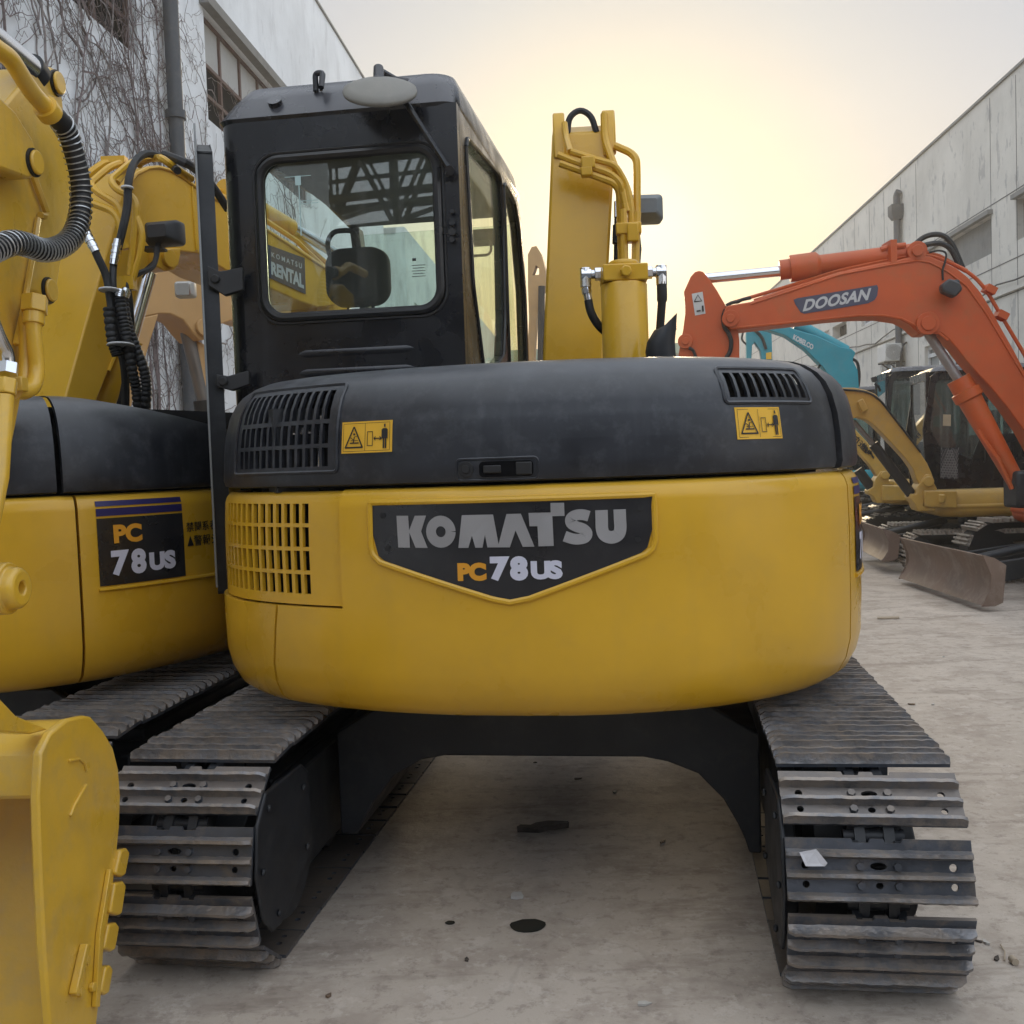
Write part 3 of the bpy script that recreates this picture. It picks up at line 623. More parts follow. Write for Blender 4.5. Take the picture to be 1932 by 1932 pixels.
    c = MB(); c.box((-.71, .45, 2.695), (.80, 1.5, .02)); c.box((-.52, 1.25, 2.60), (.26, .05, .08)); c.build('cab_lining', M_black, root, bevel=.004)
    c = MB(); pth = [(x, 1.20, z) for x, z in rrect(-.58, -.40, 2.50, 2.58, .03, 4)]; pth.append(pth[0]); c.tube(pth, .007, 6, False); c.build('inside_mirror', M_black, root)
    if shift:
        for o in root.children:
            if o not in before: o.location = shift
    return shell, roof

# ---------------------------------------------------------------- the excavator in the middle
AZ = 8.3
OX, OY = .163, 4.04
main = thing('excavator', 'yellow excavator in the middle, seen from behind with its black cab and silver-lettered name plate', 'excavator', (OX, OY, 0), AZ)
MM = MW(main)
parts = excavator_body(main, True)
shell, roof = make_cab(main)
# quarter glass and open door at the left of the cab
def door():
    pl = Plane(tuple(at_depth(384, 500, 3.74))[:2], math.degrees(math.atan2(-.2925, 1)))
    q = lambda a, z, o=0: pl.pt(a, z, o)
    c = MB(); out = [(0, 1.0), (0, 2.52), (.03, 2.60), (.14, 2.66), (.52, 2.66), (.56, 2.60), (.56, 1.0)]
    hol = [(.05, 1.75), (.05, 2.50), (.10, 2.58), (.50, 2.58), (.51, 2.5), (.51, 1.75)]
    c.plate([[q(a, z) for a, z in out], [q(a, z) for a, z in hol]], tuple(pl.n * .045))
    d = c.build('cab_door', mat('door_black', (.010, .011, .013), .4, dust=.2, dustcol=(.06, .06, .065), spec=.35), main, world=MM, bevel=.006)
    c = MB(); c.prism([q(a, z, -.012) for a, z in [(-.015, 1.02), (-.02, 2.62), (.02, 2.70), (.10, 2.70), (.12, 1.02)]], tuple(pl.n * .008)); c.build('door_edge', mat('grey_edge', (.20, .21, .21), .4, dust=.2), d, world=MM, bevel=.002)
    c = MB(); c.plate([[q(a, z, .02) for a, z in hol]], tuple(pl.n * .005)); c.build('door_glass', M_glass2, d, world=MM)
    for (u0, v0, u1, v1, hh) in ((392, 527, 458, 525, .055), (408, 722, 470, 712, .035)):
        c = MB(); a = at_depth(u0, v0, 3.72); b = at_depth(u1, v1, 3.78); t = b - a
        c.prism([a + Vector((0, 0, hh * .9)), a + t * .35 + Vector((0, 0, hh * .5)), b + Vector((0, 0, hh * .75)), b - Vector((0, 0, hh * .75)), a + t * .45 - Vector((0, 0, hh * 1.1)), a - Vector((0, 0, hh * .4))], (0, .03, 0))
        c.cyl(a + t * .22 + Vector((0, -.012, 0)), a + t * .22 + Vector((0, .04, 0)), .016, n=14)
        c.build('door_hinge', M_black, d, world=MM, bevel=.004)
door()
# narrow curved pane beside the rear post
c = MB(); c.loft([[(-1.176, y, z) for z in (1.5, 1.8, 2.2, 2.55)] for y in (-.27, -.22, -.17, -.13)], False, False, closed=False); c.build('corner_pane', mat('pane_reflecting', (.10, .11, .08), .12, coat=.6), shell)
# round mirror on the roof with its stay
c = MB(); p = at_depth(717, 173, 3.66)
ax = (Matrix.Rotation(R(72), 3, 'X') @ Vector((0, 0, 1))); tilt = Vector((.05, -.62, .78))
c.rings(p, tilt, [(-.012, 0), (-.012, .118), (-.008, .128), (0, .131), (.008, .128), (.020, .10), (.034, .05), (.04, .0)], 40); mir = c.build('round_mirror', mat('mirror_shell', (.20, .19, .165), .5, dust=.3), main, world=MM, ang=50)
c = MB(); a = at_depth(715, 160, 3.70); c.cyl(a, at_depth(714, 128, 3.74), .022, .018, 14); c.tube([at_depth(714, 132, 3.74), at_depth(745, 150, 3.8), at_depth(790, 158, 3.86)], .013, 8)
c.tube([at_depth(762, 188, 3.70), at_depth(848, 322, 3.70)], .0115, 8); c.cyl(at_depth(848, 322, 3.68), at_depth(848, 322, 3.74), .018, n=10); c.box(tuple(at_depth(850, 328, 3.73)), (.035, .02, .05)); c.build('mirror_stay', M_cab, mir, world=MM)
for (u, v, r_) in ((853, 400, .008), (853, 421, .010), (853, 438, .013), (853, 453, .010)): c = MB(); a = at_depth(u, v, 3.715); c.cyl(a, a - Vector((0, .012, 0)), r_, n=12); c.build('post_bolt', M_black, shell, world=MM)

# boom: straight up beside the cab, then over and away
BZ = math.degrees(math.atan2(.0616, 1))
bp = Plane(tuple(at_depth(1140, 683, 4.54))[:2], BZ)
BW = .27
prof = [(0, 1.0), (0, 1.9), (.08, 2.78), (.11, 2.90), (.18, 2.95), (.34, 2.95), (.9, 2.90), (2.1, 2.62), (2.5, 2.45), (2.52, 2.30), (2.3, 2.30), (1.2, 2.50), (.75, 2.45), (.60, 2.2), (.55, 1.0)]
tw = lambda a, z: .030 * max(0, z - 1.9) / 1.1
c = MB()
LN = lambda z: .072 * max(0, min(z, 3.0) - 1.9)
lf = [bp.pt(a, z, -BW + LN(z)) for a, z in prof]; rt = [bp.pt(a, z, LN(z) + .012 * (z > 2.5)) for a, z in prof]
n = len(prof); c.add(lf + rt, [tuple(range(n)), tuple(range(2 * n - 1, n - 1, -1))] + [(i, i + n, (i + 1) % n + n, (i + 1) % n) for i in range(n)])
boom = c.build('boom', M_y, main, world=MM, bevel=.012, segs=2)
for o0, o1 in ((-BW + .075, -BW + .13), (.025, .085)):
    c = MB(); c.prism([bp.pt(a, z, o0 + .001) for a, z in [(.07, 2.78), (.09, 2.93), (.13, 3.0), (.22, 3.0), (.34, 2.9)]], tuple(bp.n * (o1 - o0 - .002)))
    c.build('boom_lug', M_y, boom, world=MM, bevel=.008)
c = MB(); c.tube(fillet([bp.pt(.12, 2.9, -.13), bp.pt(.12, 2.975, -.12), bp.pt(.13, 3.01, -.07), bp.pt(.12, 2.975, -.02), bp.pt(.12, 2.9, 0.0)], .03), .014, 8); c.build('hose', M_black, boom, world=MM)
# arm and bucket folded down beyond the boom
c = MB(); c.prism([bp.pt(a, z, -.04) for a, z in [(2.2, 2.75), (2.45, 2.80), (2.62, 2.45), (2.55, 1.6), (2.35, .75), (2.2, .75), (2.25, 1.6)]], tuple(bp.n * -.19)); c.build('arm', M_y, main, world=MM, bevel=.02)
c = MB(); c.prism([bp.pt(a, z, .12) for a, z in [(2.1, .80), (2.45, .82), (2.75, .6), (2.8, .3), (2.55, .03), (2.15, .02), (2.05, .1), (2.4, .25), (2.4, .5), (2.15, .6)]], tuple(bp.n * -.5)); c.build('bucket', M_y2, main, world=MM, bevel=.01)
# steel pipes over the back and down the right side
def tubes(spec, name, m, root, M, par, r=.014, d=4.42, rad=.05):
    c = MB()
    for s in spec:
        r_ = s[0]; pts = [at_depth(u, v, dd) for u, v, dd in s[1]]; c.tube(fillet(pts, rad), r_, 8)
    return c.build(name, m, par, world=M)
B = 4.50
tubes([(.016, [(1052, 292, B), (1085, 306, B), (1150, 326, B), (1172, 345, B), (1176, 400, 4.55), (1176, 500, 4.55)]),
       (.016, [(1056, 308, B), (1095, 322, B), (1158, 345, B), (1168, 360, B + .02), (1170, 420, 4.56), (1172, 495, 4.56)]),
       (.015, [(1076, 286, B), (1130, 303, B), (1160, 310, B), (1182, 348, 4.52), (1190, 380, 4.5), (1193, 430, 4.5)]),
       (.014, [(1065, 232, 4.62), (1068, 258, 4.60), (1076, 286, B)]),
       (.017, [(1140, 215, 4.64), (1141, 262, 4.62), (1158, 310, 4.55), (1174, 350, 4.52), (1184, 400, 4.5)]),
       (.017, [(1160, 275, 4.60), (1190, 288, 4.58), (1201, 300, 4.56), (1202, 330, 4.55), (1202, 430, 4.53)]),
       (.018, [(1176, 395, 4.5), (1177, 440, 4.5), (1178, 505, 4.5)]), (.018, [(1202, 400, 4.5), (1200, 440, 4.5), (1199, 505, 4.5)])], 'steel_pipe', M_y, main, MM, boom)
for u, v, dd, s_ in ((1110, 308, B - .01, (.06, .05, .05)), (1107, 325, B - .01, (.05, .05, .04)), (1186, 432, 4.5, (.11, .05, .05)), (1194, 440, 4.49, (.05, .06, .08))): c = MB(); c.box(tuple(at_depth(u, v, dd)), s_, rz=-.1); c.build('pipe_clamp', M_y, boom, world=MM, bevel=.006)
c = MB(); c.cyl(at_depth(1199, 478, 4.5), at_depth(1199, 500, 4.5), .017, n=8); c.cyl(at_depth(1165, 380, 4.56), at_depth(1165, 410, 4.56), .016, n=6); c.build('pipe_nut', M_chrome, boom, world=MM)
c = MB(); c.cyl(at_depth(1166, 405, 4.62), at_depth(1164, 530, 4.62), .017, n=10); c.cyl(at_depth(1166, 425, 4.60), at_depth(1165, 460, 4.60), .024, n=10); c.tube([at_depth(1202, 440, 4.56), at_depth(1205, 470, 4.56), at_depth(1201, 520, 4.56)], .013, 8); c.build('hose', M_black, boom, world=MM)
# work lamp on the boom
def work_lamp(u0, v0, u1, v1, d, par, M, m, name='work_lamp', face=None, rz=0):
    a = at_depth(u0, v1, d); b = at_depth(u1, v0, d); w_ = b.x - a.x; h_ = b.z - a.z; c = MB()
    cx, cz = (a.x + b.x) / 2, (a.z + b.z) / 2
    Mx = Matrix.Translation((cx, d, cz)) @ Matrix.Rotation(rz, 4, 'Z')
    rg = lambda sx, sz, y, r_: [Mx @ Vector((x, y, z)) for x, z in rrect(-w_ / 2 * sx, w_ / 2 * sx, -h_ / 2 * sz, h_ / 2 * sz, r_, 4)]
    c.loft([rg(.55, .5, -.06, .01), rg(.9, .85, -.03, .015), rg(1, 1, 0, .02), rg(1, 1, .05, .02), rg(.95, .95, .06, .02)]); return c.build(name, m, par, world=M, ang=35)
work_lamp(1186, 366, 1250, 421, 4.75, boom, MM, mat('lamp_grey', (.16, .18, .19), .5, dust=.2))
# oil filter canister with its two elbows
fb = 4.06
flt = MB(); P0, P1 = at_depth(1180, 684, fb), at_depth(1178, 536, fb); up = Vector((0, 0, 1)); P0.x = P1.x = at_depth(1179, 610, fb).x
z0, z1 = P0.z - .2, P1.z
flt.rings((P0.x, fb, z0), up, [(0, 0), (0, .091), (z1 - z0 - .006, .091), (z1 - z0, .086), (z1 - z0 + .001, .0)], 40)
fl = flt.build('filter_canister', M_y, main, world=MM, ang=40)
c = MB(); zc = z1 + .06
c.box((P0.x, fb, z1 + .035), (.175, .15, .065)); c.rings((P0.x, fb - .01, z1 + .055), up, [(0, .06), (.025, .06), (.033, .052), (.036, 0)], 28); c.cyl((P0.x, fb - .075, z1 + .035), (P0.x, fb - .10, z1 + .035), .024, n=6); c.cyl((P0.x - .09, fb, z1 + .035), (P0.x + .09, fb, z1 + .035), .034, n=20)
c.build('filter_head', M_y, fl, world=MM, bevel=.006)
for s in (-1, 1):
    c = MB(); x = P0.x + s * .085; z = z1 + .042
    c.cyl((x, fb, z), (x + s * .028, fb, z), .026, n=6); c.cyl((x + s * .028, fb, z), (x + s * .045, fb, z), .018, n=14); c.cyl((x + s * .042, fb, z), (x + s * .082, fb, z), .025, n=8)
    c.cyl((x + s * .064, fb, z + .026), (x + s * .064, fb, z - .05), .022, n=8)
    if s < 0: q_ = P0.x - .149; c.cyl((q_, fb, z - .05), (q_ + .004, fb, z - .075), .020, n=6); c.cyl((q_ + .004, fb, z - .075), (q_ + .012, fb, z - .12), .016, n=12)
    c.build('elbow_fitting', M_chrome, fl, world=MM, bevel=.002)
x = P0.x - .149
c = MB(); c.tube(smooth_path([(x + .008, fb, z - .10), (x + .018, fb, z - .15), (x + .05, fb + .02, z - .20), (x + .11, fb + .06, z - .25), (x + .16, fb + .1, z - .32)]), .017, 10); c.build('hose', M_black, fl, world=MM)
c = MB(); x = P0.x + .149; c.tube(smooth_path([(x, fb, z - .04), (x, fb, z - .10), (x - .004, fb + .01, z - .16), (x - .012, fb + .03, z - .26), (x - .03, fb + .05, z - .42)]), lambda i: .021 if i < 8 else .017, 10); c.build('hose', M_black, fl, world=MM)
# exhaust stub with slanted mouth
c = MB(); d_ = 3.88
sec = [(1249, 683, .056, .05), (1246, 664, .057, .05), (1247, 645, .053, .05), (1255, 622, .041, .045), (1262, 606, .031, .04)]
rings = []
for u, v, rx, ry in sec:
    q = at_depth(u, v, d_); rings.append([q + Vector((rx * math.cos(2 * math.pi * k / 20), ry * math.sin(2 * math.pi * k / 20), (0 if v > 615 else .030 * math.cos(2 * math.pi * k / 20)))) for k in range(20)])
inn = [p + (Vector(sum((Vector(x) for x in rings[-1]), Vector()) / 20) - p) * .12 for p in rings[-1]]
low = [p - Vector((0, 0, .06)) for p in inn]
c.loft(rings + [inn, low], True, True); ex = c.build('exhaust_stub', M_dark, main, world=MM, ang=50)
c = MB(); q = at_depth(1252, 684, d_ - .01); c.rings((q.x, q.y, 1.750), (0, 0, 1), [(0, 0), (0, .105), (.008, .105), (.009, 0)], 32); c.build('exhaust_collar', M_black, ex, world=MM)
# ---------------------------------------------------------------- ground
def ground_mat():
    m = bpy.data.materials.new('packed_concrete'); m.use_nodes = True; nt = m.node_tree; N = nt.nodes; L = nt.links; b = N['Principled BSDF']; b.inputs['Roughness'].default_value = .9
    tc = N.new('ShaderNodeTexCoord'); cur = None
    def noise(s, d=8, r=.6, mp=None):
        n = N.new('ShaderNodeTexNoise'); n.inputs['Scale'].default_value = s; n.inputs['Detail'].default_value = d; n.inputs['Roughness'].default_value = r
        if mp:
            k = N.new('ShaderNodeMapping'); k.inputs['Scale'].default_value = mp; k.inputs['Rotation'].default_value = (0, 0, R(-6)); L.new(tc.outputs['Object'], k.inputs[0]); L.new(k.outputs[0], n.inputs['Vector'])
        else: L.new(tc.outputs['Object'], n.inputs['Vector'])
        return n.outputs['Fac']
    def rng(x, a, b_, c=0, d=1):
        r = N.new('ShaderNodeMapRange'); r.inputs[1].default_value = a; r.inputs[2].default_value = b_; r.inputs[3].default_value = c; r.inputs[4].default_value = d; L.new(x, r.inputs[0]); return r.outputs[0]
    def mix(f, a, b_):
        x = N.new('ShaderNodeMix'); x.data_type = 'RGBA'; L.new(f, x.inputs[0])
        for i, c in ((6, a), (7, b_)):
            if isinstance(c, tuple): x.inputs[i].default_value = (*c, 1)
            else: L.new(c, x.inputs[i])
        return x.outputs[2]
    c = mix(rng(noise(.35), .35, .65), (.39, .335, .28), (.50, .435, .37))
    c = mix(rng(noise(3.2, 9, .7), .47, .60, 0, .5), c, (.27, .22, .18))
    c = mix(rng(noise(1.3, 9, .7, (1, 3.6, 1)), .53, .62, 0, .5), c, (.20, .16, .13))
    c = mix(rng(noise(16, 8, .75), .53, .62, 0, .5), c, (.21, .17, .14))
    c = mix(rng(noise(9, 9, .75), .54, .60, 0, .5), c, (.54, .48, .42))
    v = N.new('ShaderNodeTexVoronoi'); v.inputs['Scale'].default_value = 26; L.new(tc.outputs['Object'], v.inputs['Vector'])
    c = mix(rng(v.outputs['Distance'], .0, .11, .55, 0), c, (.09, .075, .065))
    nd = N.new('ShaderNodeTexNoise'); nd.inputs['Scale'].default_value = 1.1; nd.inputs['Detail'].default_value = 8; L.new(tc.outputs['Object'], nd.inputs['Vector'])
    ad = N.new('ShaderNodeVectorMath'); ad.operation = 'MULTIPLY_ADD'; L.new(nd.outputs['Color'], ad.inputs[0]); ad.inputs[1].default_value = (.9, .9, 0); L.new(tc.outputs['Object'], ad.inputs[2])
    ve = N.new('ShaderNodeTexVoronoi'); ve.feature = 'DISTANCE_TO_EDGE'; ve.inputs['Scale'].default_value = .22; L.new(ad.outputs[0], ve.inputs['Vector'])
    c = mix(rng(ve.outputs['Distance'], 0, .0022, .2, 0), c, (.17, .14, .12))
    L.new(c, b.inputs['Base Color'])
    bp = N.new('ShaderNodeBump'); bp.inputs['Strength'].default_value = .5; bp.inputs['Distance'].default_value = .012; L.new(noise(14, 10, .7), bp.inputs['Height']); L.new(bp.outputs[0], b.inputs['Normal'])
    return m
c = MB(); c.add([(-900, -400, 0), (900, -400, 0), (900, 1500, 0), (-900, 1500, 0)], [(0, 1, 2, 3)])
tag(c.build('ground', ground_mat()), kind='structure')

# ---------------------------------------------------------------- buildings
def wall_mat(name, col, peel, peelcol, scale=1.2):
    m = bpy.data.materials.new(name); m.use_nodes = True; nt = m.node_tree; N = nt.nodes; L = nt.links; b = N['Principled BSDF']; b.inputs['Roughness'].default_value = .85
    tc = N.new('ShaderNodeTexCoord')
    def noise(s, mp, d=8):
        n = N.new('ShaderNodeTexNoise'); n.inputs['Scale'].default_value = s; n.inputs['Detail'].default_value = d; n.inputs['Roughness'].default_value = .65
        k = N.new('ShaderNodeMapping'); k.inputs['Scale'].default_value = mp; L.new(tc.outputs['Object'], k.inputs[0]); L.new(k.outputs[0], n.inputs['Vector']); return n.outputs['Fac']
    def mix(x, a, b_, lo, hi, mx):
        r = N.new('ShaderNodeMapRange'); r.inputs[1].default_value = lo; r.inputs[2].default_value = hi; r.inputs[4].default_value = mx; L.new(x, r.inputs[0])
        q = N.new('ShaderNodeMix'); q.data_type = 'RGBA'; L.new(r.outputs[0], q.inputs[0])
        for i, c in ((6, a), (7, b_)):
            if isinstance(c, tuple): q.inputs[i].default_value = (*c, 1)
            else: L.new(c, q.inputs[i])
        return q.outputs[2]
    c = mix(noise(.5, (1, 1, 1)), col, tuple(x * .82 for x in col), .4, .65, 1)
    c = mix(noise(2, (1.6, 1.6, .22)), c, tuple(x * .66 for x in col), .53, .75, .4)
    c = mix(noise(2.4, (1, 1, .45)), c, peelcol, .575, .60, peel)
    c = mix(noise(7, (1, 1, .4)), c, peelcol, .61, .64, peel * .6)
    L.new(c, b.inputs['Base Color']); return m
M_wallL = wall_mat('white_render', (.80, .83, .85), .14, (.26, .26, .26))
M_wallR = wall_mat('grey_white_panel', (.56, .54, .49), .5, (.22, .22, .225))
M_frameR = mat('rusty_frame', (.10, .055, .045), .7, dust=.4, dustcol=(.2, .12, .09), scale=4)
M_pane = mat('dark_window_pane', (.03, .035, .04), .12, spec=.8)
M_pane2 = mat('grey_window_pane', (.16, .18, .19), .15, spec=.7, scale=1)
M_wframe = mat('white_window_frame', (.55, .56, .56), .5, dust=.2, dustcol=(.3, .28, .25))
M_pipe = mat('grey_drain_pipe', (.05, .058, .068), .55, dust=.4, dustcol=(.13, .12, .11), scale=3)
M_conc = mat('weathered_concrete', (.20, .20, .19), .9, dust=.5, dustcol=(.11, .10, .095), scale=2, streak=.4)
LW = Plane((-5.3, 0), 4.85)
def on(pl, u, v): p = pl.at(u, v); return ((p - pl.p).dot(pl.d), p.z)
HL = on(LW, 640, 75)[1]
a_end = on(LW, 722, 400)[0]
wa, wz1 = on(LW, 383, 14); _, wz0 = on(LW, 397, 228)
WW = 5.2                                                               # window bands repeat along the wall
wins = [(wa - 7.4, wa - 7.4 + WW), (wa, wa + WW), (wa + 7.4, wa + 7.4 + WW)]
bl = thing('warehouse', 'tall white warehouse covered in bare vines, on the left side of the yard', 'building', tuple(LW.pt(6, 0)), 4.85)
BLM = MW(bl)
c = MB(); c.plate([[LW.pt(-7, 0), LW.pt(a_end, 0), LW.pt(a_end, HL), LW.pt(-7, HL)]] + [[LW.pt(a, wz0), LW.pt(b, wz0), LW.pt(b, wz1), LW.pt(a, wz1)] for a, b in wins if b < a_end], tuple(LW.n * -.28))
c.prism([LW.pt(a_end, 0, -.28), LW.pt(a_end - .28, 0, -.28), LW.pt(a_end - .28, HL, -.28), LW.pt(a_end, HL, -.28)], tuple(LW.n * -9))
c.prism([LW.pt(-7, HL - .02, -.28), LW.pt(a_end, HL - .02, -.28), LW.pt(a_end, HL - .02, -10), LW.pt(-7, HL - .02, -10)], (0, 0, -.2))
c.build('wall', M_wallL, bl, world=BLM)
c = MB(); c.prism([LW.pt(-7, HL, .03), LW.pt(a_end, HL, .03), LW.pt(a_end, HL, -.3), LW.pt(-7, HL, -.3)], (0, 0, .05)); c.build('parapet_cap', M_conc, bl, world=BLM)
for a, b in wins:
    if b > a_end: continue
    n_ = 6; c = MB(); zm = wz0 + (wz1 - wz0) * .56
    for k in range(n_ + 1): x = a + (b - a) * k / n_; c.prism([LW.pt(x - .03, wz0, -.10), LW.pt(x + .03, wz0, -.10), LW.pt(x + .03, wz1, -.10), LW.pt(x - .03, wz1, -.10)], tuple(LW.n * -.05))
    for z in (wz0 + .03, wz0 + (zm - wz0) * .5, zm, wz1 - .03): c.prism([LW.pt(a, z - .025, -.095), LW.pt(b, z - .025, -.095), LW.pt(b, z + .025, -.095), LW.pt(a, z + .025, -.095)], tuple(LW.n * -.045))
    f = c.build('window', M_frameR, bl, world=BLM)
    c = MB(); c.prism([LW.pt(a, wz0, -.16), LW.pt(b, wz0, -.16), LW.pt(b, zm, -.16), LW.pt(a, zm, -.16)], tuple(LW.n * -.01)); c.build('pane', M_hole, f, world=BLM)
    c = MB(); c.prism([LW.pt(a, zm, -.13), LW.pt(b, zm, -.13), LW.pt(b, wz1, -.13), LW.pt(a, wz1, -.13)], tuple(LW.n * -.01)); c.build('boarding', mat('pale_board', (.42, .42, .40), .8, dust=.3, scale=1, streak=.3), f, world=BLM)
    c = MB(); c.prism([LW.pt(a - .15, wz1, .14), LW.pt(b + .15, wz1, .14), LW.pt(b + .15, wz1, 0), LW.pt(a - .15, wz1, 0)], (0, 0, .14)); c.build('lintel', M_conc, f, world=BLM)
pa = on(LW, 312, 200)[0]
c = MB(); c.tube([LW.pt(pa, 0, .13), LW.pt(pa, 3, .13), LW.pt(pa, HL - .2, .13)], .095, 16)
for z in (1.9, 3.9, 5.9, 7.9): c.cyl(LW.pt(pa, z, .13), LW.pt(pa, z + .10, .13), .125, n=16)
c.build('drain_pipe', M_pipe, bl, world=BLM)
# second building further on
L2 = Plane(tuple(LW.pt(a_end + 3, 0))[:2], 4.85)
H2 = on(L2, 738, 398)[1]
b2 = thing('workshop', 'pale lower building with window bands further down the left side, seen through the cab', 'building', tuple(L2.pt(5, 0)), 4.85); M2 = MW(b2)
rowsw = [(a, a + 2.6, z0, z1) for a in (1.2, 5.2, 9.2, 13.2, 17.2, 21.2) for z0, z1 in ((1.0, 2.8), (4.3, 6.3)) if z1 < H2 - .5]
c = MB(); c.plate([[L2.pt(0, 0), L2.pt(26, 0), L2.pt(26, H2), L2.pt(0, H2)]] + [[L2.pt(a, z0), L2.pt(b, z0), L2.pt(b, z1), L2.pt(a, z1)] for a, b, z0, z1 in rowsw], tuple(L2.n * -.25))
c.prism([L2.pt(0, 0, -.25), L2.pt(.25, 0, -.25), L2.pt(.25, H2, -.25), L2.pt(0, H2, -.25)], tuple(L2.n * -8)); c.prism([L2.pt(0, H2 - .01, -.25), L2.pt(26, H2 - .01, -.25), L2.pt(26, H2 - .01, -8.2), L2.pt(0, H2 - .01, -8.2)], (0, 0, -.2)); c.build('wall', M_wallL, b2, world=M2)
for a, b, z0, z1 in rowsw:
    c = MB(); c.prism([L2.pt(a, z0, -.15), L2.pt(b, z0, -.15), L2.pt(b, z1, -.15), L2.pt(a, z1, -.15)], tuple(L2.n * -.01)); f = c.build('window', M_pane2, b2, world=M2)
    c = MB()
    for k in range(4): x = a + (b - a) * k / 3; c.prism([L2.pt(x - .035, z0, -.10), L2.pt(x + .035, z0, -.10), L2.pt(x + .035, z1, -.10), L2.pt(x - .035, z1, -.10)], tuple(L2.n * -.04))
    c.build('frame', M_conc, f, world=M2)

# right building
RW = Plane((9.5, 0), 4.1)
HR = on(RW, 1760, 273)[1]
br = thing('factory_hall', 'long panelled grey-white hall with peeling paint on the right side of the yard', 'building', tuple(RW.pt(12, 0)), 4.1); BRM = MW(br)
def quad(u0, v0, u1, v1):        # window rectangle from its near-left-top and far-right-bottom pixels
    a0, z0 = on(RW, u0, v0); a1, z1 = on(RW, u1, v1); return (min(a0, a1), max(a0, a1), min(z0, z1), max(z0, z1))
dark_w = [quad(1597, 604, 1571, 643)]
a_, b_, z0_, z1_ = dark_w[0]
grey_w = [(a_ + 3.4 * 0 - 4.0, b_ - 4.0, z0_, z1_), (b_ + .5, b_ + 2.6, z0_, z1_)]
recess = quad(1870, 405, 1788, 520)
r2 = (recess[0] - 9.2, recess[1] - 9.2, recess[2], recess[3])
r2 = (on(RW, 1917, 400)[0] - 3.5, on(RW, 1917, 400)[0], recess[2], recess[3])
low_w = [quad(1688, 664, 1663, 708), quad(1833, 636, 1792, 705), quad(1788, 640, 1745, 706)]
holes = dark_w + grey_w + [recess, r2] + low_w
c = MB(); q4 = lambda r, o=0: [RW.pt(r[0], r[2], o), RW.pt(r[1], r[2], o), RW.pt(r[1], r[3], o), RW.pt(r[0], r[3], o)]
c.plate([[RW.pt(1, 0), RW.pt(75, 0), RW.pt(75, HR), RW.pt(1, HR)]] + [q4(r) for r in holes], tuple(RW.n * .3)); c.prism([RW.pt(1, 0, .3), RW.pt(1.3, 0, .3), RW.pt(1.3, HR, .3), RW.pt(1, HR, .3)], tuple(RW.n * 10))
c.prism([RW.pt(1, HR - .02, .3), RW.pt(75, HR - .02, .3), RW.pt(75, HR - .02, 10), RW.pt(1, HR - .02, 10)], (0, 0, -.2)); c.build('wall', M_wallR, br, world=BRM)
c = MB(); c.prism([RW.pt(1, HR, -.05), RW.pt(75, HR, -.05), RW.pt(75, HR, .3), RW.pt(1, HR, .3)], (0, 0, .06)); c.build('parapet_cap', M_conc, br, world=BRM)
for i, r in enumerate(holes):
    m_ = M_hole if i == 0 else (M_conc if i in (3, 4) else M_pane2)
    c = MB(); c.prism(q4(r, .16 if i else .28), tuple(RW.n * .01)); f = c.build('window', m_, br, world=BRM)
    if i in (3, 4): c = MB(); c.prism([RW.pt(r[0] - .1, r[3], -.12), RW.pt(r[1] + 2.2 * (i == 3), r[3], -.12), RW.pt(r[1] + 2.2 * (i == 3), r[3], 0), RW.pt(r[0] - .1, r[3], 0)], (0, 0, .10)); c.build('lintel', M_conc, f, world=BRM)
    elif i:
        c = MB(); t = .05
        for k in range(3): x = r[0] + (r[1] - r[0]) * k / 2; c.prism([RW.pt(x - t, r[2], .10), RW.pt(x + t, r[2], .10), RW.pt(x + t, r[3], .10), RW.pt(x - t, r[3], .10)], tuple(RW.n * .05))
        for z in (r[2] + t, r[3] - t, r[2] + (r[3] - r[2]) * .65): c.prism([RW.pt(r[0], z - t, .105), RW.pt(r[1], z - t, .105), RW.pt(r[1], z + t, .105), RW.pt(r[0], z + t, .105)], tuple(RW.n * .04))
        c.build('frame', M_wframe, f, world=BRM)
c = MB()                                                                # joints between the wall panels
jz = [on(RW, 1871, 387)[1], on(RW, 1875, 506)[1], on(RW, 1660, 650)[1]]
for u in (1870, 1919, 1729, 1700, 1612, 1590, 1668, 1640): a = on(RW, u, 400)[0]; c.prism([RW.pt(a - .012, .2, -.004), RW.pt(a + .012, .2, -.004), RW.pt(a + .012, HR - .1, -.004), RW.pt(a - .012, HR - .1, -.004)], tuple(RW.n * .003))
for z in jz:
    c.prism([RW.pt(1, z - .012, -.006), RW.pt(74, z - .012, -.006), RW.pt(74, z + .012, -.006), RW.pt(1, z + .012, -.006)], tuple(RW.n * .003))
c.build('panel_joint', mat('joint_grey', (.10, .10, .10), .9), br, world=BRM)
a, z = on(RW, 1617, 662); c = MB(); c.prism([RW.pt(1, z - .06, -.08), RW.pt(75, z - .06, -.08), RW.pt(75, z - .06, 0), RW.pt(1, z - .06, 0)], (0, 0, .07))
c.build('ledge', M_wallR, br, world=BRM)
c = MB(); rr_ = random.Random(5); c.tube([RW.pt(x, z + .08 + rr_.uniform(-.05, .05) + .10 * math.sin(x * .9), -.10) for x in lin(2, 60, 60)], .018, 6); c.build('cable', M_black, br, world=BRM)
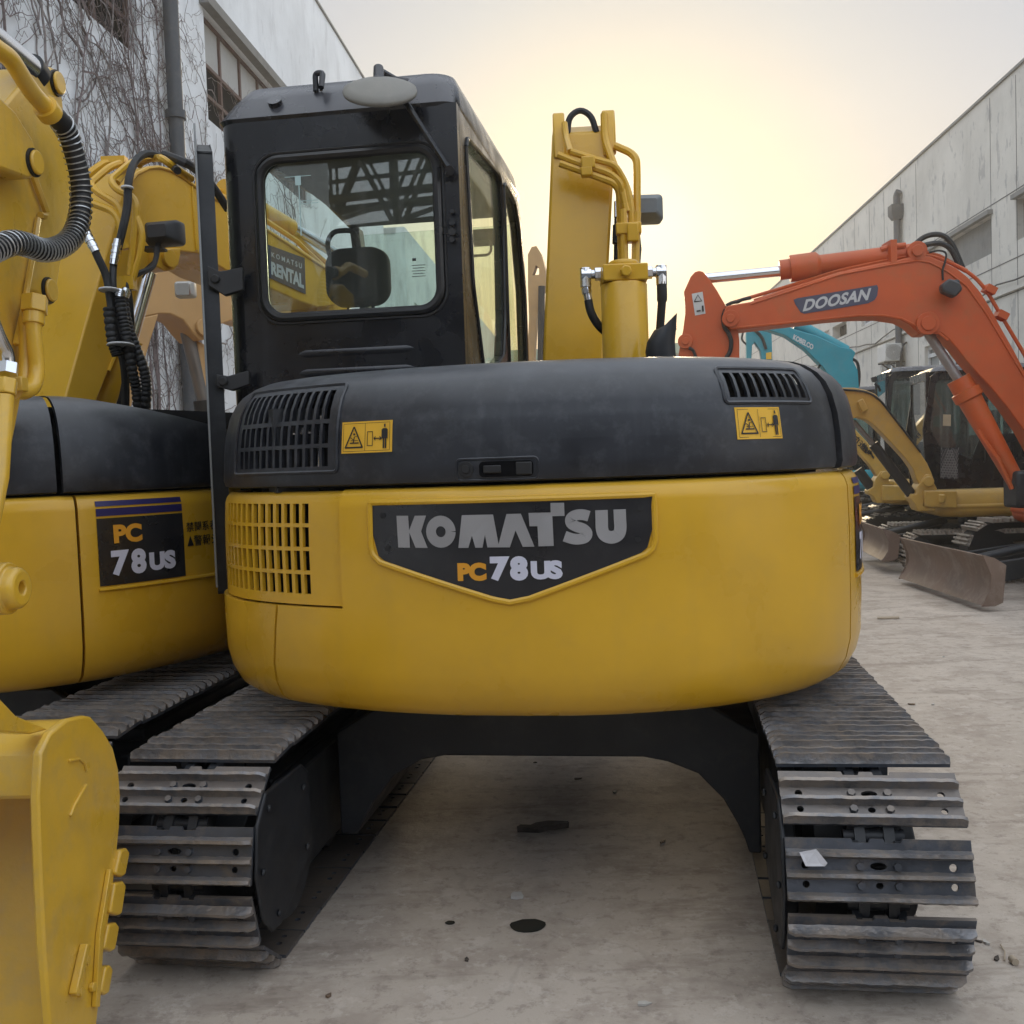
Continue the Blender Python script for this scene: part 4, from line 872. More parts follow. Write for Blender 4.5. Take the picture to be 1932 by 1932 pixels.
a, zt_ = on(RW, 1701, 385); c = MB(); c.tube(fillet([RW.pt(a, 0, -.14), RW.pt(a, zt_, -.14), RW.pt(a, zt_ + .25, -.14), RW.pt(a - .1, zt_ + .35, -.10)], .08), .10, 12); c.loft([[RW.pt(a + x, zt_ - .45 + dz, -.14 + y) for x, y in ((-s_, -s_), (s_, -s_), (s_, s_), (-s_, s_))] for dz, s_ in ((0, .12), (.15, .2), (.42, .2))]); c.build('drain_pipe', M_pipe, br, world=BRM)
a, zz = on(RW, 1602, 655); c = MB(); c.tube([RW.pt(a, 2.2, -.1), RW.pt(a, zz, -.1)], .06, 8)
# air conditioner on its bracket
acp = quad(1722, 642, 1682, 688)
ac = thing('air_conditioner', 'white air conditioner outdoor unit on a wall bracket beside the small white-framed windows', 'air conditioner', tuple(RW.pt((acp[0] + acp[1]) / 2, acp[2], -.35)), 4.1); AM = MW(ac)
c = MB(); am, az_ = (acp[0] + acp[1]) / 2, acp[2]; hh = acp[3] - acp[2]; hw = .42; dp = .95
c.prism([RW.pt(am - hw, az_, -.12), RW.pt(am + hw, az_, -.12), RW.pt(am + hw, az_ + hh, -.12), RW.pt(am - hw, az_ + hh, -.12)], tuple(RW.n * -dp * .5)); bd = c.build('casing', mat('ac_white', (.55, .55, .53), .5, dust=.2, dustcol=(.35, .33, .3)), ac, world=AM, bevel=.02)
c = MB(); ce = RW.pt(am - hw - .012, az_ + hh / 2, -.36)
for k in range(7): rr2 = .04 + k * .03; c.tube([ce + LW.n * 0 + RW.n * (rr2 * math.cos(t)) + Vector((0, 0, rr2 * math.sin(t))) for t in lin(0, 2 * math.pi, 20)], .004, 4, False)
c.build('fan_grille', M_dark, ac, world=AM)
c = MB(); c.tube([RW.pt(am - .3, az_ - .03, -.6), RW.pt(am - .3, az_ - .03, 0), RW.pt(am - .3, az_ - .4, 0), RW.pt(am - .3, az_ - .03, -.5)], .02, 6); c.tube([RW.pt(am + .3, az_ - .03, -.6), RW.pt(am + .3, az_ - .03, 0), RW.pt(am + .3, az_ - .4, 0), RW.pt(am + .3, az_ - .03, -.5)], .02, 6); c.build('bracket', M_dark, ac, world=AM)
c = MB(); c.tube(smooth_path([RW.pt(am - .5, az_ + .5, -.02), RW.pt(am - .75, az_ + .35, -.2), RW.pt(am - .7, az_ - .1, -.25), RW.pt(am - .5, az_ - .2, -.1), RW.pt(am - .6, az_ - .6, -.02)]), .03, 8); c.build('hose', M_black, ac, world=AM)

# far end of the yard
fb_ = thing('far_workshop', 'low pale building with a green roof edge across the far end of the yard', 'building', (4, 72, 0), 4.5); FM = MW(fb_)
c = MB(); c.box((4, 74, 4.2), (46, 6, 8.4), rz=-R(4.5)); c.build('wall', M_wallR, fb_, world=FM)
c = MB(); c.box((4, 73.9, 8.75), (47, 7, .7), rz=-R(4.5)); c.build('roof', mat('green_roof_edge', (.14, .22, .17), .7), fb_, world=FM)
for k in range(10):
    c = MB(); x = -14 + k * 4; c.box((x, 70.9 - (x - 4) * math.tan(R(4.5)), 4.6), (2.0, .1, 2.0), rz=-R(4.5)); c.build('window', M_pane2, fb_, world=FM)
# truss gantry behind the camera, seen reflected in the rear window
gt = thing('truss_gantry', 'dark steel truss roof frame behind the photographer, reflected in the cab rear window', 'gantry', (0, -9, 0), 0)
c = MB()
for y in (-8, -11, -14):
    z0 = {-8: 5.1, -11: 6.0, -14: 7.2}[y]
    for z in (z0, z0 + 1.3): c.box((0, y, z), (26, .16, .16))
    c.box((0, y, z0 + .65), (26, .08, .08))
    for k in range(20):
        x = -13 + k * 1.3; c.tube([(x, y, z0), (x + .65, y, z0 + 1.3)], .045, 5); c.tube([(x + .65, y, z0 + 1.3), (x + 1.3, y, z0)], .04, 5); c.tube([(x, y, z0), (x, y, z0 + 1.3)], .035, 4)
c.build('truss', M_dark, gt, world=MW(gt))
sh = thing('storage_shed', 'dark open-fronted shed behind the photographer, mirrored in the black cab paint', 'shed', (0, -16, 0), 0)
c = MB(); c.box((0, -17, 3.4), (34, 3, 6.8)); c.build('wall', mat('shed_dark_wall', (.05, .052, .055), .9), sh, world=MW(sh)); c = MB(); c.box((0, -16.8, 6.9), (35, 4, .15)); c.build('roof', M_dark, sh, world=MW(sh))
c = MB()
for x in lin(-12, 12, 12):
    c.tube([(x, -8, 5.15), (x, -14, 7.2)], .06, 4); c.tube([(x, -8, 6.4), (x, -14, 8.5)], .06, 4)
c.build('purlin', M_dark, gt, world=MW(gt))
for x in (-12.5, 12.5):
    for y in (-8, -14): c = MB(); c.box((x, y, 2.6), (.3, .3, 5.2)); c.build('column', M_dark, gt, world=MW(gt))

# bare vines on the left wall
M_vine = mat('vine_bark', (.17, .135, .135), .9, var=.3, scale=20)
M_vine2 = mat('grey_vine_bark', (.23, .205, .20), .9, var=.3, scale=20)
def vine(idx, a0, spread, seeds, zmax, label):
    rg_ = random.Random(100 + idx); mb = MB()
    def grow(a, z, ang, r, length, lvl):
        pts = []; x, y = a, z; step = (.17, .12, .09, .08)[lvl]; n = max(3, int(length / step)); an = ang; off = .015 + rg_.random() * .05; drift = ang
        for i in range(n):
            pts.append((x, y)); an = drift + rg_.gauss(0, (.14, .34, .50, .55)[lvl]); drift += rg_.gauss(0, (.035, .10, .16, .2)[lvl])
            drift *= (.96 if lvl == 0 else .985)
            x += math.sin(an) * step; y += math.cos(an) * step
            if y > zmax or y < .1: break
            pb = (.42, .26, .20, 0)[lvl]
            if lvl == 0 and y < 1.0: pb = .1
            if rg_.random() < pb and i > 0:
                sg = rg_.choice((-1, 1)); grow(x, y, drift + sg * rg_.uniform(.3, 1.5), max(.0035, r * rg_.uniform(.3, .55)), (0, rg_.uniform(.9, 2.6), rg_.uniform(.4, 1.1), rg_.uniform(.2, .5))[lvl + 1], lvl + 1)
        if len(pts) > 2:
            m_ = len(pts); mb.tube([LW.pt(p[0], p[1], off + .010 * math.sin(i)) for i, p in enumerate(pts)], lambda i: max(.0030, r * (1 - .8 * i / m_)), 5 if r > .014 else 3, False)
    for k in range(seeds):
        grow(a0 + rg_.uniform(-spread, spread), .1, rg_.uniform(-.12, .12), rg_.uniform(.014, .030), rg_.uniform(.75, 1) * zmax, 0)
    return tag(mb.build('climbing_vine', M_vine if idx % 2 else M_vine2), label, 'climbing plant', 'bare vines climbing the white warehouse wall')
spots = [(7.4, 1.0, 4, 8.6, 'bare vine spreading over the wall at the very left behind the raised arm'), (9.4, .9, 5, 8.6, 'dense bare vine between the raised arm and the grey drain pipe'), (11.2, .8, 5, 8.6, 'thick-stemmed bare vine just left of the grey drain pipe'),
         (12.7, .6, 5, 8.6, 'bare vine climbing around the grey drain pipe'), (14.6, 1.1, 5, 7.2, 'bare vine right of the grey drain pipe, below the broken window'), (18.4, 1.2, 3, 8.0, 'sparse bare vine above the cab roof near the far window'), (21.5, 1.6, 2, 6.5, 'thin bare vine on the far part of the white wall')]
for i, sp_ in enumerate(spots): vine(i, *sp_)

# ---------------------------------------------------------------- the neighbour on the left
L_AZ = 25
FX, FY = math.sin(R(L_AZ)), math.cos(R(L_AZ))
LOX, LOY = -2.165, 4.62
left = thing('excavator', 'left yellow excavator showing its side decal, dark hood and bent boom', 'excavator', (LOX, LOY, 0), L_AZ)
LM = MW(left)
lp = excavator_body(left, False, True)
for o in list(left.children):
    if o.name.startswith('track') or o.name.startswith('undercarriage'):
        o.rotation_euler.z = R(L_AZ - 8.3); o.location = (-.11, -.02, 0)                           # the upper structure is slewed over its tracks
make_cab(left, (-.35, -.40, 0))
# boom traced on the plane of its right side
lb = Plane((LOX + .19 * FY, LOY - .19 * FX), L_AZ)
Tn = tuple(lb.n * -.34)
prof = [(116, 775), (162, 610), (209, 447), (228, 378), (241, 345), (258, 324), (280, 313), (300, 311), (325, 318), (350, 333), (372, 352), (485, 418), (560, 464), (625, 508), (650, 540), (640, 575), (600, 580), (560, 566), (490, 535), (430, 512), (395, 490), (375, 478), (340, 474), (315, 492), (303, 512), (290, 508), (281, 516), (262, 560), (240, 620), (205, 700), (175, 775), (168, 800), (110, 800)]
c = MB(); c.prism(lb.tr(prof), Tn); lboom = c.build('boom', M_y, left, world=LM, bevel=.008)
# welded edge strips, lamp, lugs
c = MB(); c.tube(lb.tr([(241, 350), (258, 328), (280, 317), (300, 315), (325, 322), (348, 336), (366, 350), (485, 422), (620, 510)], .004), .009, 6); c.tube(lb.tr([(205, 700), (238, 617), (262, 557), (281, 514)], .004), .008, 6); c.tube(lb.tr([(362, 352), (366, 410), (371, 472)], .003), .008, 6); c.build('weld_seam', M_y, lboom, world=LM)
c = MB(); c.prism(lb.tr([(291, 468), (341, 468), (341, 482), (337, 500), (328, 510), (310, 511), (296, 503), (288, 500)], .03), tuple(lb.n * -.40)); c.build('cylinder_lug', M_y, lboom, world=LM, bevel=.006)
q = lb.at(317, 488, .03); c = MB(); c.cyl(q, q + lb.n * .02, .045, n=22); c.build('pin', M_y, lboom, world=LM, bevel=.003)
# company board on the boom
pn = lb.tr([(470, 449), (574, 487), (576, 555), (470, 507)], .004); c = MB(); c.prism(pn, tuple(lb.n * .004)); sg = c.build('hire_board', mat('slate_blue', (.045, .05, .085), .5), lboom, world=LM)
A_, B_, C_, D_ = pn[3], pn[2], pn[1], pn[0]
def onsg(x, y):                  # unit square on the board
    lo = A_ + (B_ - A_) * x; hi = D_ + (C_ - D_) * x; return lo + (hi - lo) * y + lb.n * .0065
vs, fs, w_ = text2d('RENTAL', .40, .05); c = MB(); c.add([onsg(.36 + x / w_ * .60, .12 + y) for x, y in vs], fs); vs, fs, w_ = text2d('K O M A T S U', .15, .02); c.add([onsg(.37 + x / w_ * .56, .66 + y) for x, y in vs], fs); vs, fs, w_ = text2d('R', .74, .06); c.add([onsg(.06 + x / w_ * .25, .13 + y) for x, y in vs], fs); c.build('lettering', mat('pale_blue_lettering', (.50, .55, .60), .5), sg, world=LM)
work_lamp(275, 416, 341, 464, 4.92, lboom, LM, mat('lamp_black', (.035, .036, .04), .5, dust=.2, dustcol=(.1, .1, .1)), rz=-.2)
c = MB(); c.tube([at_depth(u, v, 4.95) for u, v in ((292, 456), (293, 480), (292, 492), (270, 512), (262, 520))], .008, 6); c.box(tuple(at_depth(290, 470, 4.99)), (.10, .10, .012)); c.build('lamp_bracket', M_black, lboom, world=LM)
# pipes across the back of the boom
LB = 4.42
def px(pts, d): return [at_depth(u, v, d if len(p) == 2 else p[2]) for p in pts for u, v in (p[:2],)]
c = MB()
for r_, pts in ((.017, [(155, 340, 4.75), (175, 322, 4.78), (200, 305, 4.83), (225, 312, 4.88)]), (.017, [(228, 308, 4.83), (207, 315, 4.78), (168, 348, 4.71), (183, 362, 4.69), (226, 388, 4.69), (231, 420, 4.69), (226, 452, 4.69), (222, 480, 4.69)]),
                (.017, [(272, 300, 4.93), (245, 308, 4.83), (208, 340, 4.71), (218, 356, 4.69), (250, 372, 4.69), (257, 386, 4.69), (256, 420, 4.69), (253, 450, 4.69), (246, 520, 4.69)]), (.017, [(155, 372, 4.69), (165, 380, 4.68), (214, 398, 4.68), (226, 420, 4.68), (232, 455, 4.68), (238, 470, 4.68)]),
                (.016, [(282, 300, 4.95), (268, 306, 4.93), (262, 312, 4.91)]), (.017, [(290, 298, 4.98), (305, 298, 4.7), (330, 316, 4.75), (362, 338, 4.85)]), (.016, [(220, 345, 4.73), (238, 320, 4.83), (262, 303, 4.93)]), (.015, [(256, 405, 4.69), (270, 440, 4.69), (266, 475, 4.69), (250, 530, 4.69)])):
    c.tube(fillet([at_depth(*p) for p in pts], .04), r_, 8)
for p, s_ in (((216, 303, 4.85), (.11, .05, .03)), ((282, 297, 4.95), (.10, .05, .03)), ((228, 535, 4.69), (.13, .05, .06))): c.box(tuple(at_depth(*p)), s_)
c.build('steel_pipe', M_y, lboom, world=LM)
c = MB()                                                                # hydraulic hoses
hs_ = [(.018, [(335, 322, 4.7), (310, 300, 4.95), (278, 290, 4.83), (255, 305, 4.73), (243, 340, 4.65), (240, 390, 4.63), (232, 430, 4.61), (222, 470, 4.61)]), (.018, [(152, 415, 4.53), (165, 440, 4.53), (182, 480, 4.53), (200, 520, 4.55), (207, 560, 4.55), (215, 620, 4.55), (232, 680, 4.58), (237, 730, 4.63), (236, 790, 4.68)]),
       (.017, [(214, 500, 4.59), (213, 540, 4.57), (220, 600, 4.57), (236, 650, 4.57), (250, 700, 4.59), (262, 760, 4.63), (262, 800, 4.68)]), (.013, [(300, 450, 4.93), (290, 500, 4.83), (262, 516, 4.73), (242, 530, 4.68), (246, 570, 4.68), (250, 620, 4.73)]),
       (.013, [(238, 700, 4.83), (230, 745, 4.83), (220, 775, 4.83)]), (.02, [(430, 395, 5.0), (400, 350, 4.9), (370, 320, 4.8), (345, 305, 4.7), (310, 292, 4.93)])]
for r_, p in hs_: c.tube(smooth_path([at_depth(*q) for q in p]), r_, 8)
c.build('hose', M_black, lboom, world=LM)
c = MB()
for r_, p in ((.024, [(226, 560, 4.55), (232, 600, 4.55), (240, 640, 4.55), (250, 700, 4.57), (258, 740, 4.61), (262, 790, 4.65)]), (.024, [(232, 565, 4.58), (240, 610, 4.58), (254, 650, 4.58), (272, 700, 4.59), (276, 740, 4.61), (272, 795, 4.65)]), (.026, [(205, 580, 4.53), (212, 640, 4.53), (222, 670, 4.53)])):
    P = smooth_path([at_depth(*q) for q in p], 16); c.tube(P, lambda i, r_=r_: r_ * (1.0 if i % 3 else .82), 10)
c.build('spiral_hose', M_black, lboom, world=LM)
c = MB()
for a, b, r_ in (((158, 432, 4.52), (181, 475, 4.52), .021), ((222, 452, 4.60), (214, 500, 4.58), .021), ((228, 548, 4.56), (225, 562, 4.55), .026), ((238, 545, 4.59), (234, 562, 4.58), .022)):
    p, q = at_depth(*a), at_depth(*b); c.rings(p, q - p, [((q - p).length * t, r_ * k) for t, k in ((0, .8), (.2, .8), (.2, 1), (.3, 1), (.3, .85), (.45, .85), (.45, 1.05), (.55, 1.05), (.55, .85), (.65, .85), (.65, 1), (.8, 1), (.8, .9), (1, .9))], 12)
c.build('hose_fitting', M_chrome, lboom, world=LM)
for p, r_ in (((240, 356, 4.63), .024), ((206, 549, 4.53), .04), ((228, 653, 4.53), .052)): c = MB(); c.rings(tuple(at_depth(*p)), (0, .1, 1), [(0, r_ * 1.1), (.004, r_ * 1.16), (.008, r_ * 1.1)], 14); c.build('cable_tie', mat('white_tie', (.6, .6, .6), .5), lboom, world=LM)
# boom cylinder
c = MB(); a, b = at_depth(281, 515, 5.0), at_depth(246, 640, 4.95); c.cyl(a, b, .035, n=18); rod = c.build('boom_cylinder', M_chrome, left, world=LM)
c = MB(); a2 = b + (b - a) * -.05; c.cyl(b, at_depth(180, 790, 4.9), .062, n=22); c.cyl(at_depth(228, 640, 5.05), at_depth(165, 790, 5.0), .012, n=8); c.build('barrel', M_y, rod, world=LM)
# pipes and arm cylinder on top of the boom beyond the bend
c = MB(); c.tube(lb.tr([(372, 345), (485, 405), (560, 455), (612, 505), (640, 520)], -.10), .016, 8); c.tube(lb.tr([(372, 338), (485, 396), (565, 452), (620, 500)], -.18), .016, 8); c.build('steel_pipe', M_y, lboom, world=LM)
c = MB(); c.cyl(lb.at(545, 425, -.17), lb.at(655, 492, -.17), .035, n=14); rod = c.build('arm_cylinder', M_chrome, left, world=LM)
c = MB(); c.cyl(lb.at(420, 355, -.17), lb.at(548, 430, -.17), .055, n=16); c.build('barrel', M_y, rod, world=LM)
ap = lambda a, z: lb.pt(a, z, -.08)
aa = (lb.at(640, 540) - lb.p).dot(lb.d); az0 = lb.at(640, 540).z
c = MB(); c.prism([ap(aa - .1, az0 + .05), ap(aa, az0 + .12), ap(aa + .25, az0 - .1), ap(aa + .25, az0 - 1.6), ap(aa + .1, az0 - 1.9), ap(aa - .02, az0 - 1.6), ap(aa - .15, az0 - .1)], tuple(lb.n * -.2)); c.build('arm', M_y, left, world=LM, bevel=.01)
c = MB(); c.prism([lb.pt(aa + x, z, .1) for x, z in [(-.15, .72), (.25, .75), (.45, .45), (.35, .1), (.05, .0), (-.45, .0), (-.4, .12), (0, .25), (.05, .5)]], tuple(lb.n * -.55)); c.build('bucket', M_y2, left, world=LM, bevel=.01)

# ---------------------------------------------------------------- tan machine beyond it: the bent end of its boom
tb_ = Plane((-2.55, 8.2), 40); TNX = tuple(tb_.n * -.3)
tan_ = thing('excavator', 'tan excavator further back left, square work lamp on its boom, behind the open cab door', 'excavator', tuple(tb_.pt(-1.5, 0)), 40); TMx = MW(tan_)
M_tan = mat('tan_paint', (.50, .30, .12), .5, dust=.15, scale=3, var=.06)
c = MB(); c.prism(tb_.tr([(262, 600), (268, 560), (285, 520), (320, 500), (360, 492), (410, 500), (470, 520), (560, 585), (600, 640), (580, 660), (520, 625), (450, 600), (415, 612), (392, 640), (378, 642), (362, 625), (345, 603), (322, 592), (300, 592)]), TNX)
c.prism(tb_.tr([(262, 600), (300, 592), (285, 640), (250, 760), (230, 850), (190, 850), (215, 740), (240, 660)]), TNX); tbm = c.build('boom', M_tan, tan_, world=TMx, bevel=.01)
work_lamp(331, 530, 366, 562, 7.55, tbm, TMx, mat('lamp_white', (.38, .37, .34), .5))
q = at_depth(347, 547, 7.46); c = MB(); c.loft([[Vector((q.x + x, q.y - .02, q.z + z)) for x, z in rrect(-.052, .052, -.045, .045, .01, 3)], [Vector((q.x + x, q.y - .032, q.z + z)) for x, z in rrect(-.048, .048, -.04, .04, .01, 3)]]); c.build('lamp_lens', mat('lens', (.35, .33, .30), .1, metal=.8), tbm, world=TMx)
c = MB(); p, r_ = tb_.at(383, 618, .01), .05; c.cyl(p, p + tb_.n * .03, .07, n=20); c.build('pin', M_tan, tbm, world=TMx, bevel=.004)
c = MB(); c.cyl(tb_.at(352, 625, -.15), tb_.at(385, 760, -.15), .055, n=16); rd = c.build('boom_cylinder', mat('dull_rod', (.20, .19, .18), .4, metal=.6), tan_, world=TMx)
c = MB(); c.cyl(tb_.at(384, 755, -.15), tb_.at(402, 860, -.15), .085, n=16); c.build('barrel', M_black, rd, world=TMx)
c = MB(); c.prism(tb_.tr([(372, 640), (398, 655), (400, 800), (390, 800)], -.1), tuple(tb_.n * -.1)); c.box(tuple(tb_.pt(-1.5, .75)), (1.6, 1.6, .8), rz=-R(40)); c.build('base_frame', M_tan, tan_, world=TMx, bevel=.03)
c = MB(); c.box(tuple(tb_.pt(-1.5, .2)), (1.8, 2.2, .4), rz=-R(10)); c.build('track', M_dark, tan_, world=TMx, bevel=.15, segs=4)

# ---------------------------------------------------------------- raised arm and bucket at the very left, close to the camera
NX = 1.06
np_ = Plane((-NX, 2.3), 3)
near = thing('excavator', 'close yellow excavator arm with hanging bucket, cut off by the left edge of the picture', 'excavator', (-NX - .3, 2.35, 0), 3); NM = MW(near)
arm = Plane((-NX - .22, 2.3), 3)
c = MB()
c.prism(arm.tr([(-60, 560), (-60, 330), (-35, 250), (40, 160), (66, 132), (98, 126), (106, 130), (113, 150), (119, 190), (126, 250), (133, 300), (137, 350), (133, 400), (124, 452), (115, 500), (105, 562), (102, 574), (93, 578), (82, 574), (78, 560), (70, 552), (60, 550), (48, 556), (44, 575), (48, 620), (42, 745), (22, 850), (0, 960), (-20, 1080), (-60, 1100)]), tuple(arm.n * -.20))
nb = c.build('arm', M_y2, near, world=NM, bevel=.008)
c = MB(); c.prism(arm.tr([(-60, 170), (0, 182), (30, 210), (62, 262), (72, 292), (72, 318), (66, 334), (55, 338), (0, 318), (-60, 300)], .07), tuple(arm.n * -.06)); c.build('cylinder_lug', M_y2, nb, world=NM, bevel=.008)
for q in (arm.at(62, 307, .07), arm.at(105, 157, 0), arm.at(90, 548, 0)):
    c = MB(); c.cyl(q + arm.n * .006, q + arm.n * .016, .031, n=24); pn_ = c.build('pin', M_y2, nb, world=NM, bevel=.004); c = MB(); c.cyl(q, q + arm.n * .006, .036, n=24); c.build('pin_recess', M_dark, pn_, world=NM)
c = MB(); c.plate([arm.tr([(4, 190), (20, 140), (60, 150), (66, 200), (52, 290)], .0015), arm.tr([(20, 180), (30, 160), (50, 165), (50, 200)], .0015)][:1], tuple(arm.n * .001)); 
c = MB(); c.tube(arm.tr([(48, 292), (88, 400), (84, 408), (76, 406)], .012), .010, 6); c.tube(arm.tr([(72, 412), (62, 480), (46, 575), (30, 650)], .010), .008, 6); c.build('weld_bar', M_y2, nb, world=NM)
c = MB(); c.cyl(arm.at(-80, 18, -.02), arm.at(54, 128, -.02), .035, n=20); rd = c.build('arm_cylinder', M_chrome, near, world=NM)
c = MB(); c.cyl(arm.at(52, 126, -.03), arm.at(66, 146, -.03), .045, n=20); c.build('rod_end', M_dark, rd, world=NM)
c = MB(); c.tube(fillet(arm.tr([(-80, 40), (0, 96), (20, 110), (60, 175), (92, 208)], .10), .05), .022, 10); c.cyl(arm.at(84, 200, .10), arm.at(96, 216, .10), .032, n=16); sp = c.build('steel_pipe', M_y2, near, world=NM)
c = MB(); P = smooth_path(arm.tr([(90, 206), (108, 222), (126, 248), (140, 290), (151, 340), (153, 385), (148, 420), (134, 450), (108, 468), (80, 472), (50, 462), (25, 458), (0, 466), (-30, 480)], .10), 6); c.tube(P, .026, 12); c.build('hose', M_black, near, world=NM)
c = MB(); P2 = []                                                        # wire guard wound round the hose
L_ = 0; ref = None
dens = []
for a, b in zip(P[8:], P[9:]):
    for k in range(12): dens.append(a + (b - a) * k / 12)
for i, p in enumerate(dens[:-1]):
    t = (dens[i + 1] - p).normalized(); u = t.cross(arm.n).normalized(); v = t.cross(u); L_ += (dens[i + 1] - p).length; th = L_ / .017 * 2 * math.pi
    P2.append(p + (u * math.cos(th) + v * math.sin(th)) * .029)
c.tube(P2, .0022, 4); c.build('wire_guard', mat('wire_steel', (.45, .46, .46), .35, metal=.8), near, world=NM)
c = MB(); c.tube(fillet(arm.tr([(62, 585), (64, 640), (70, 690), (68, 715), (60, 733), (45, 740), (28, 738)], .06), .03), .020, 10); c.tube(fillet(arm.tr([(50, 600), (50, 700), (42, 740)], .03), .03), .019, 10); c.build('steel_pipe', M_y2, near, world=NM)
c = MB(); c.cyl(arm.at(66, 560, .06), arm.at(64, 590, .06), .034, n=6); c.cyl(arm.at(64, 590, .06), arm.at(63, 612, .06), .026, n=16); c.build('pipe_nut', M_y2, near, world=NM, bevel=.002)
c = MB(); c.tube(fillet(arm.tr([(-20, 590), (0, 640), (14, 665), (16, 690)], .08), .03), .016, 10); c.cyl(arm.at(16, 686, .08), arm.at(14, 706, .08), .024, n=6); c.build('hose_fitting', M_chrome, near, world=NM)
c = MB(); c.cyl(arm.at(13, 716, .08), arm.at(10, 745, .08), .026, n=6); c.tube(arm.tr([(10, 745), (0, 900), (-20, 1000)], .08), .021, 10); c.box(tuple(arm.at(34, 725, .07)), (.035, .035, .035)); c.build('pipe_end', M_y2, near, world=NM, bevel=.003)
# linkage boss and the bucket
q = np_.at(20, 1110, -.14); c = MB(); c.rings(tuple(q - np_.n * .3), tuple(np_.n), [(0, .055), (.26, .055), (.27, .062), (.30, .062), (.30, .05), (.32, .05), (.33, .042), (.33, .016), (.30, .014), (.30, 0)], 28); c.prism([np_.at(u, v, -.2) for u, v in ((-60, 1060), (15, 1072), (45, 1090), (40, 1130), (10, 1148), (-60, 1150))], tuple(np_.n * -.10)); c.build('bucket_link', M_y2, near, world=NM, bevel=.004)
sidep = [(100, 1932 + 60), (84, 1780), (76, 1600), (73, 1500), (78, 1420), (96, 1383), (128, 1357), (160, 1350), (172, 1352), (195, 1378), (214, 1410), (224, 1450), (228, 1500), (226, 1560), (218, 1640), (208, 1720), (196, 1800), (190, 1870), (180, 1960), (176, 1992)]
c = MB(); c.prism(np_.tr(sidep), tuple(np_.n * -.022)); bsd = c.build('bucket', M_y2, near, world=NM, bevel=.006)
BWD = .62
shellp = [(78, 1500), (76, 1470), (80, 1425), (98, 1388), (128, 1362), (160, 1356), (170, 1360), (190, 1382), (208, 1412), (218, 1450), (222, 1500), (220, 1560), (212, 1640), (202, 1720), (190, 1800), (184, 1870), (172, 1985)]
def shl(off): return np_.tr(shellp, off)
o_, i_ = shellp, [(u - 7 if k > 6 else u + 3, v + (6 if k < 9 else 0)) for k, (u, v) in enumerate(shellp)]
loop = [np_.at(u, v, -.022) for u, v in o_] + [np_.at(u, v, -.022) for u, v in reversed(i_)]
c = MB(); nL = len(loop); vv = loop + [p - np_.n * BWD for p in loop]; c.add(vv, [(i, (i + 1) % nL, (i + 1) % nL + nL, i + nL) for i in range(nL)] + [tuple(range(nL - 1, -1, -1)), tuple(range(nL, 2 * nL))]); c.prism([p - np_.n * (BWD + .022) for p in np_.tr(sidep)], tuple(np_.n * -.02)); c.build('bucket_shell', M_y2, bsd, world=NM, ang=30)
c = MB(); c.prism([np_.at(u, v, -.03) for u, v in ((30, 1350), (92, 1376), (60, 1385), (-10, 1380), (-40, 1300), (0, 1318))], tuple(np_.n * -.04)); c.prism([np_.at(u, v, -.30) for u, v in ((30, 1350), (92, 1376), (60, 1385), (-10, 1380), (-40, 1300), (0, 1318))], tuple(np_.n * -.04)); c.build('bucket_ear', M_y2, bsd, world=NM, bevel=.004)
for k, (u0, v0, u1, v1) in enumerate(((205, 1600, 229, 1655), (194, 1662, 222, 1728), (182, 1740, 209, 1796), (176, 1820, 197, 1878))):
    c = MB(); c.prism(np_.tr([(u0 + 7, v0 + 4), (u1 - 6, v0), (u1, v0 + 8), (u1 - 8, v1 - 4), (u1 - 16, v1), (u0 - 3, v1 - 6)], -.012), tuple(np_.n * .024)); c.build('wear_block', M_y2, bsd, world=NM, bevel=.006, segs=3)
c = MB(); c.prism(np_.tr([(150, 1780), (157, 1784), (135, 1880), (128, 1875)], .001), tuple(np_.n * .02)); c.build('wear_strip', M_y2, bsd, world=NM, bevel=.003)
c = MB(); c.prism(np_.tr([(200, 1640), (205, 1640), (188, 1760), (180, 1900), (172, 1900), (180, 1760)], .001), tuple(np_.n * .012)); c.tube(np_.tr([(130, 1435), (150, 1432), (160, 1440), (163, 1455)], .002), .004, 6); c.tube(np_.tr([(163, 1480), (140, 1520), (132, 1540)], .002), .005, 6)
c.build('wear_strip', M_y2, bsd, world=NM, bevel=.003)
for u, v in ((160, 1812), (148, 1872), (170, 1862)): c = MB(); q = np_.at(u, v, 0); c.cyl(q, q + np_.n * .012, .012, n=6); c.build('bolt', M_y2, bsd, world=NM, bevel=.002)

# ---------------------------------------------------------------- the row of machines along the right wall
Z2 = lambda x, y: (1469.6 + .2978 * x, 639 + .2978 * y)
Z4 = lambda x, y: (1214 + .3718 * x, 383.4 + .3718 * y)
M_or = mat('orange_paint', (.52, .080, .010), .45, dust=.4, dustcol=(.34, .11, .03), scale=2.2, var=.08, topdust=.3, streak=.08)
M_teal = mat('teal_paint', (.010, .27, .34), .42, dust=.25, dustcol=(.12, .25, .27), scale=2.5, var=.08)
M_blade = mat('worn_blade_steel', (.17, .115, .085), .6, dust=.7, dustcol=(.27, .22, .18), scale=2.5, var=.15, streak=.3)
M_far_shoe = mat('dusty_shoe', (.33, .29, .24), .75, dust=.5, dustcol=(.16, .15, .14), scale=6, var=.2, rnd=True)
def simple_shoe(w_):
    c = MB(); c.box((0, 0, .006), (w_, .125, .012))
    for y in (-.045, 0, .045): c.box((0, y, .024), (w_ * .98, .02, .030))
    for x in (-.07, .07): c.box((x, 0, .018), (.04, .06, .014))
    o = c.build('track_shoe', M_far_shoe); me = o.data; bpy.data.objects.remove(o); return me
SS = simple_shoe(.40)
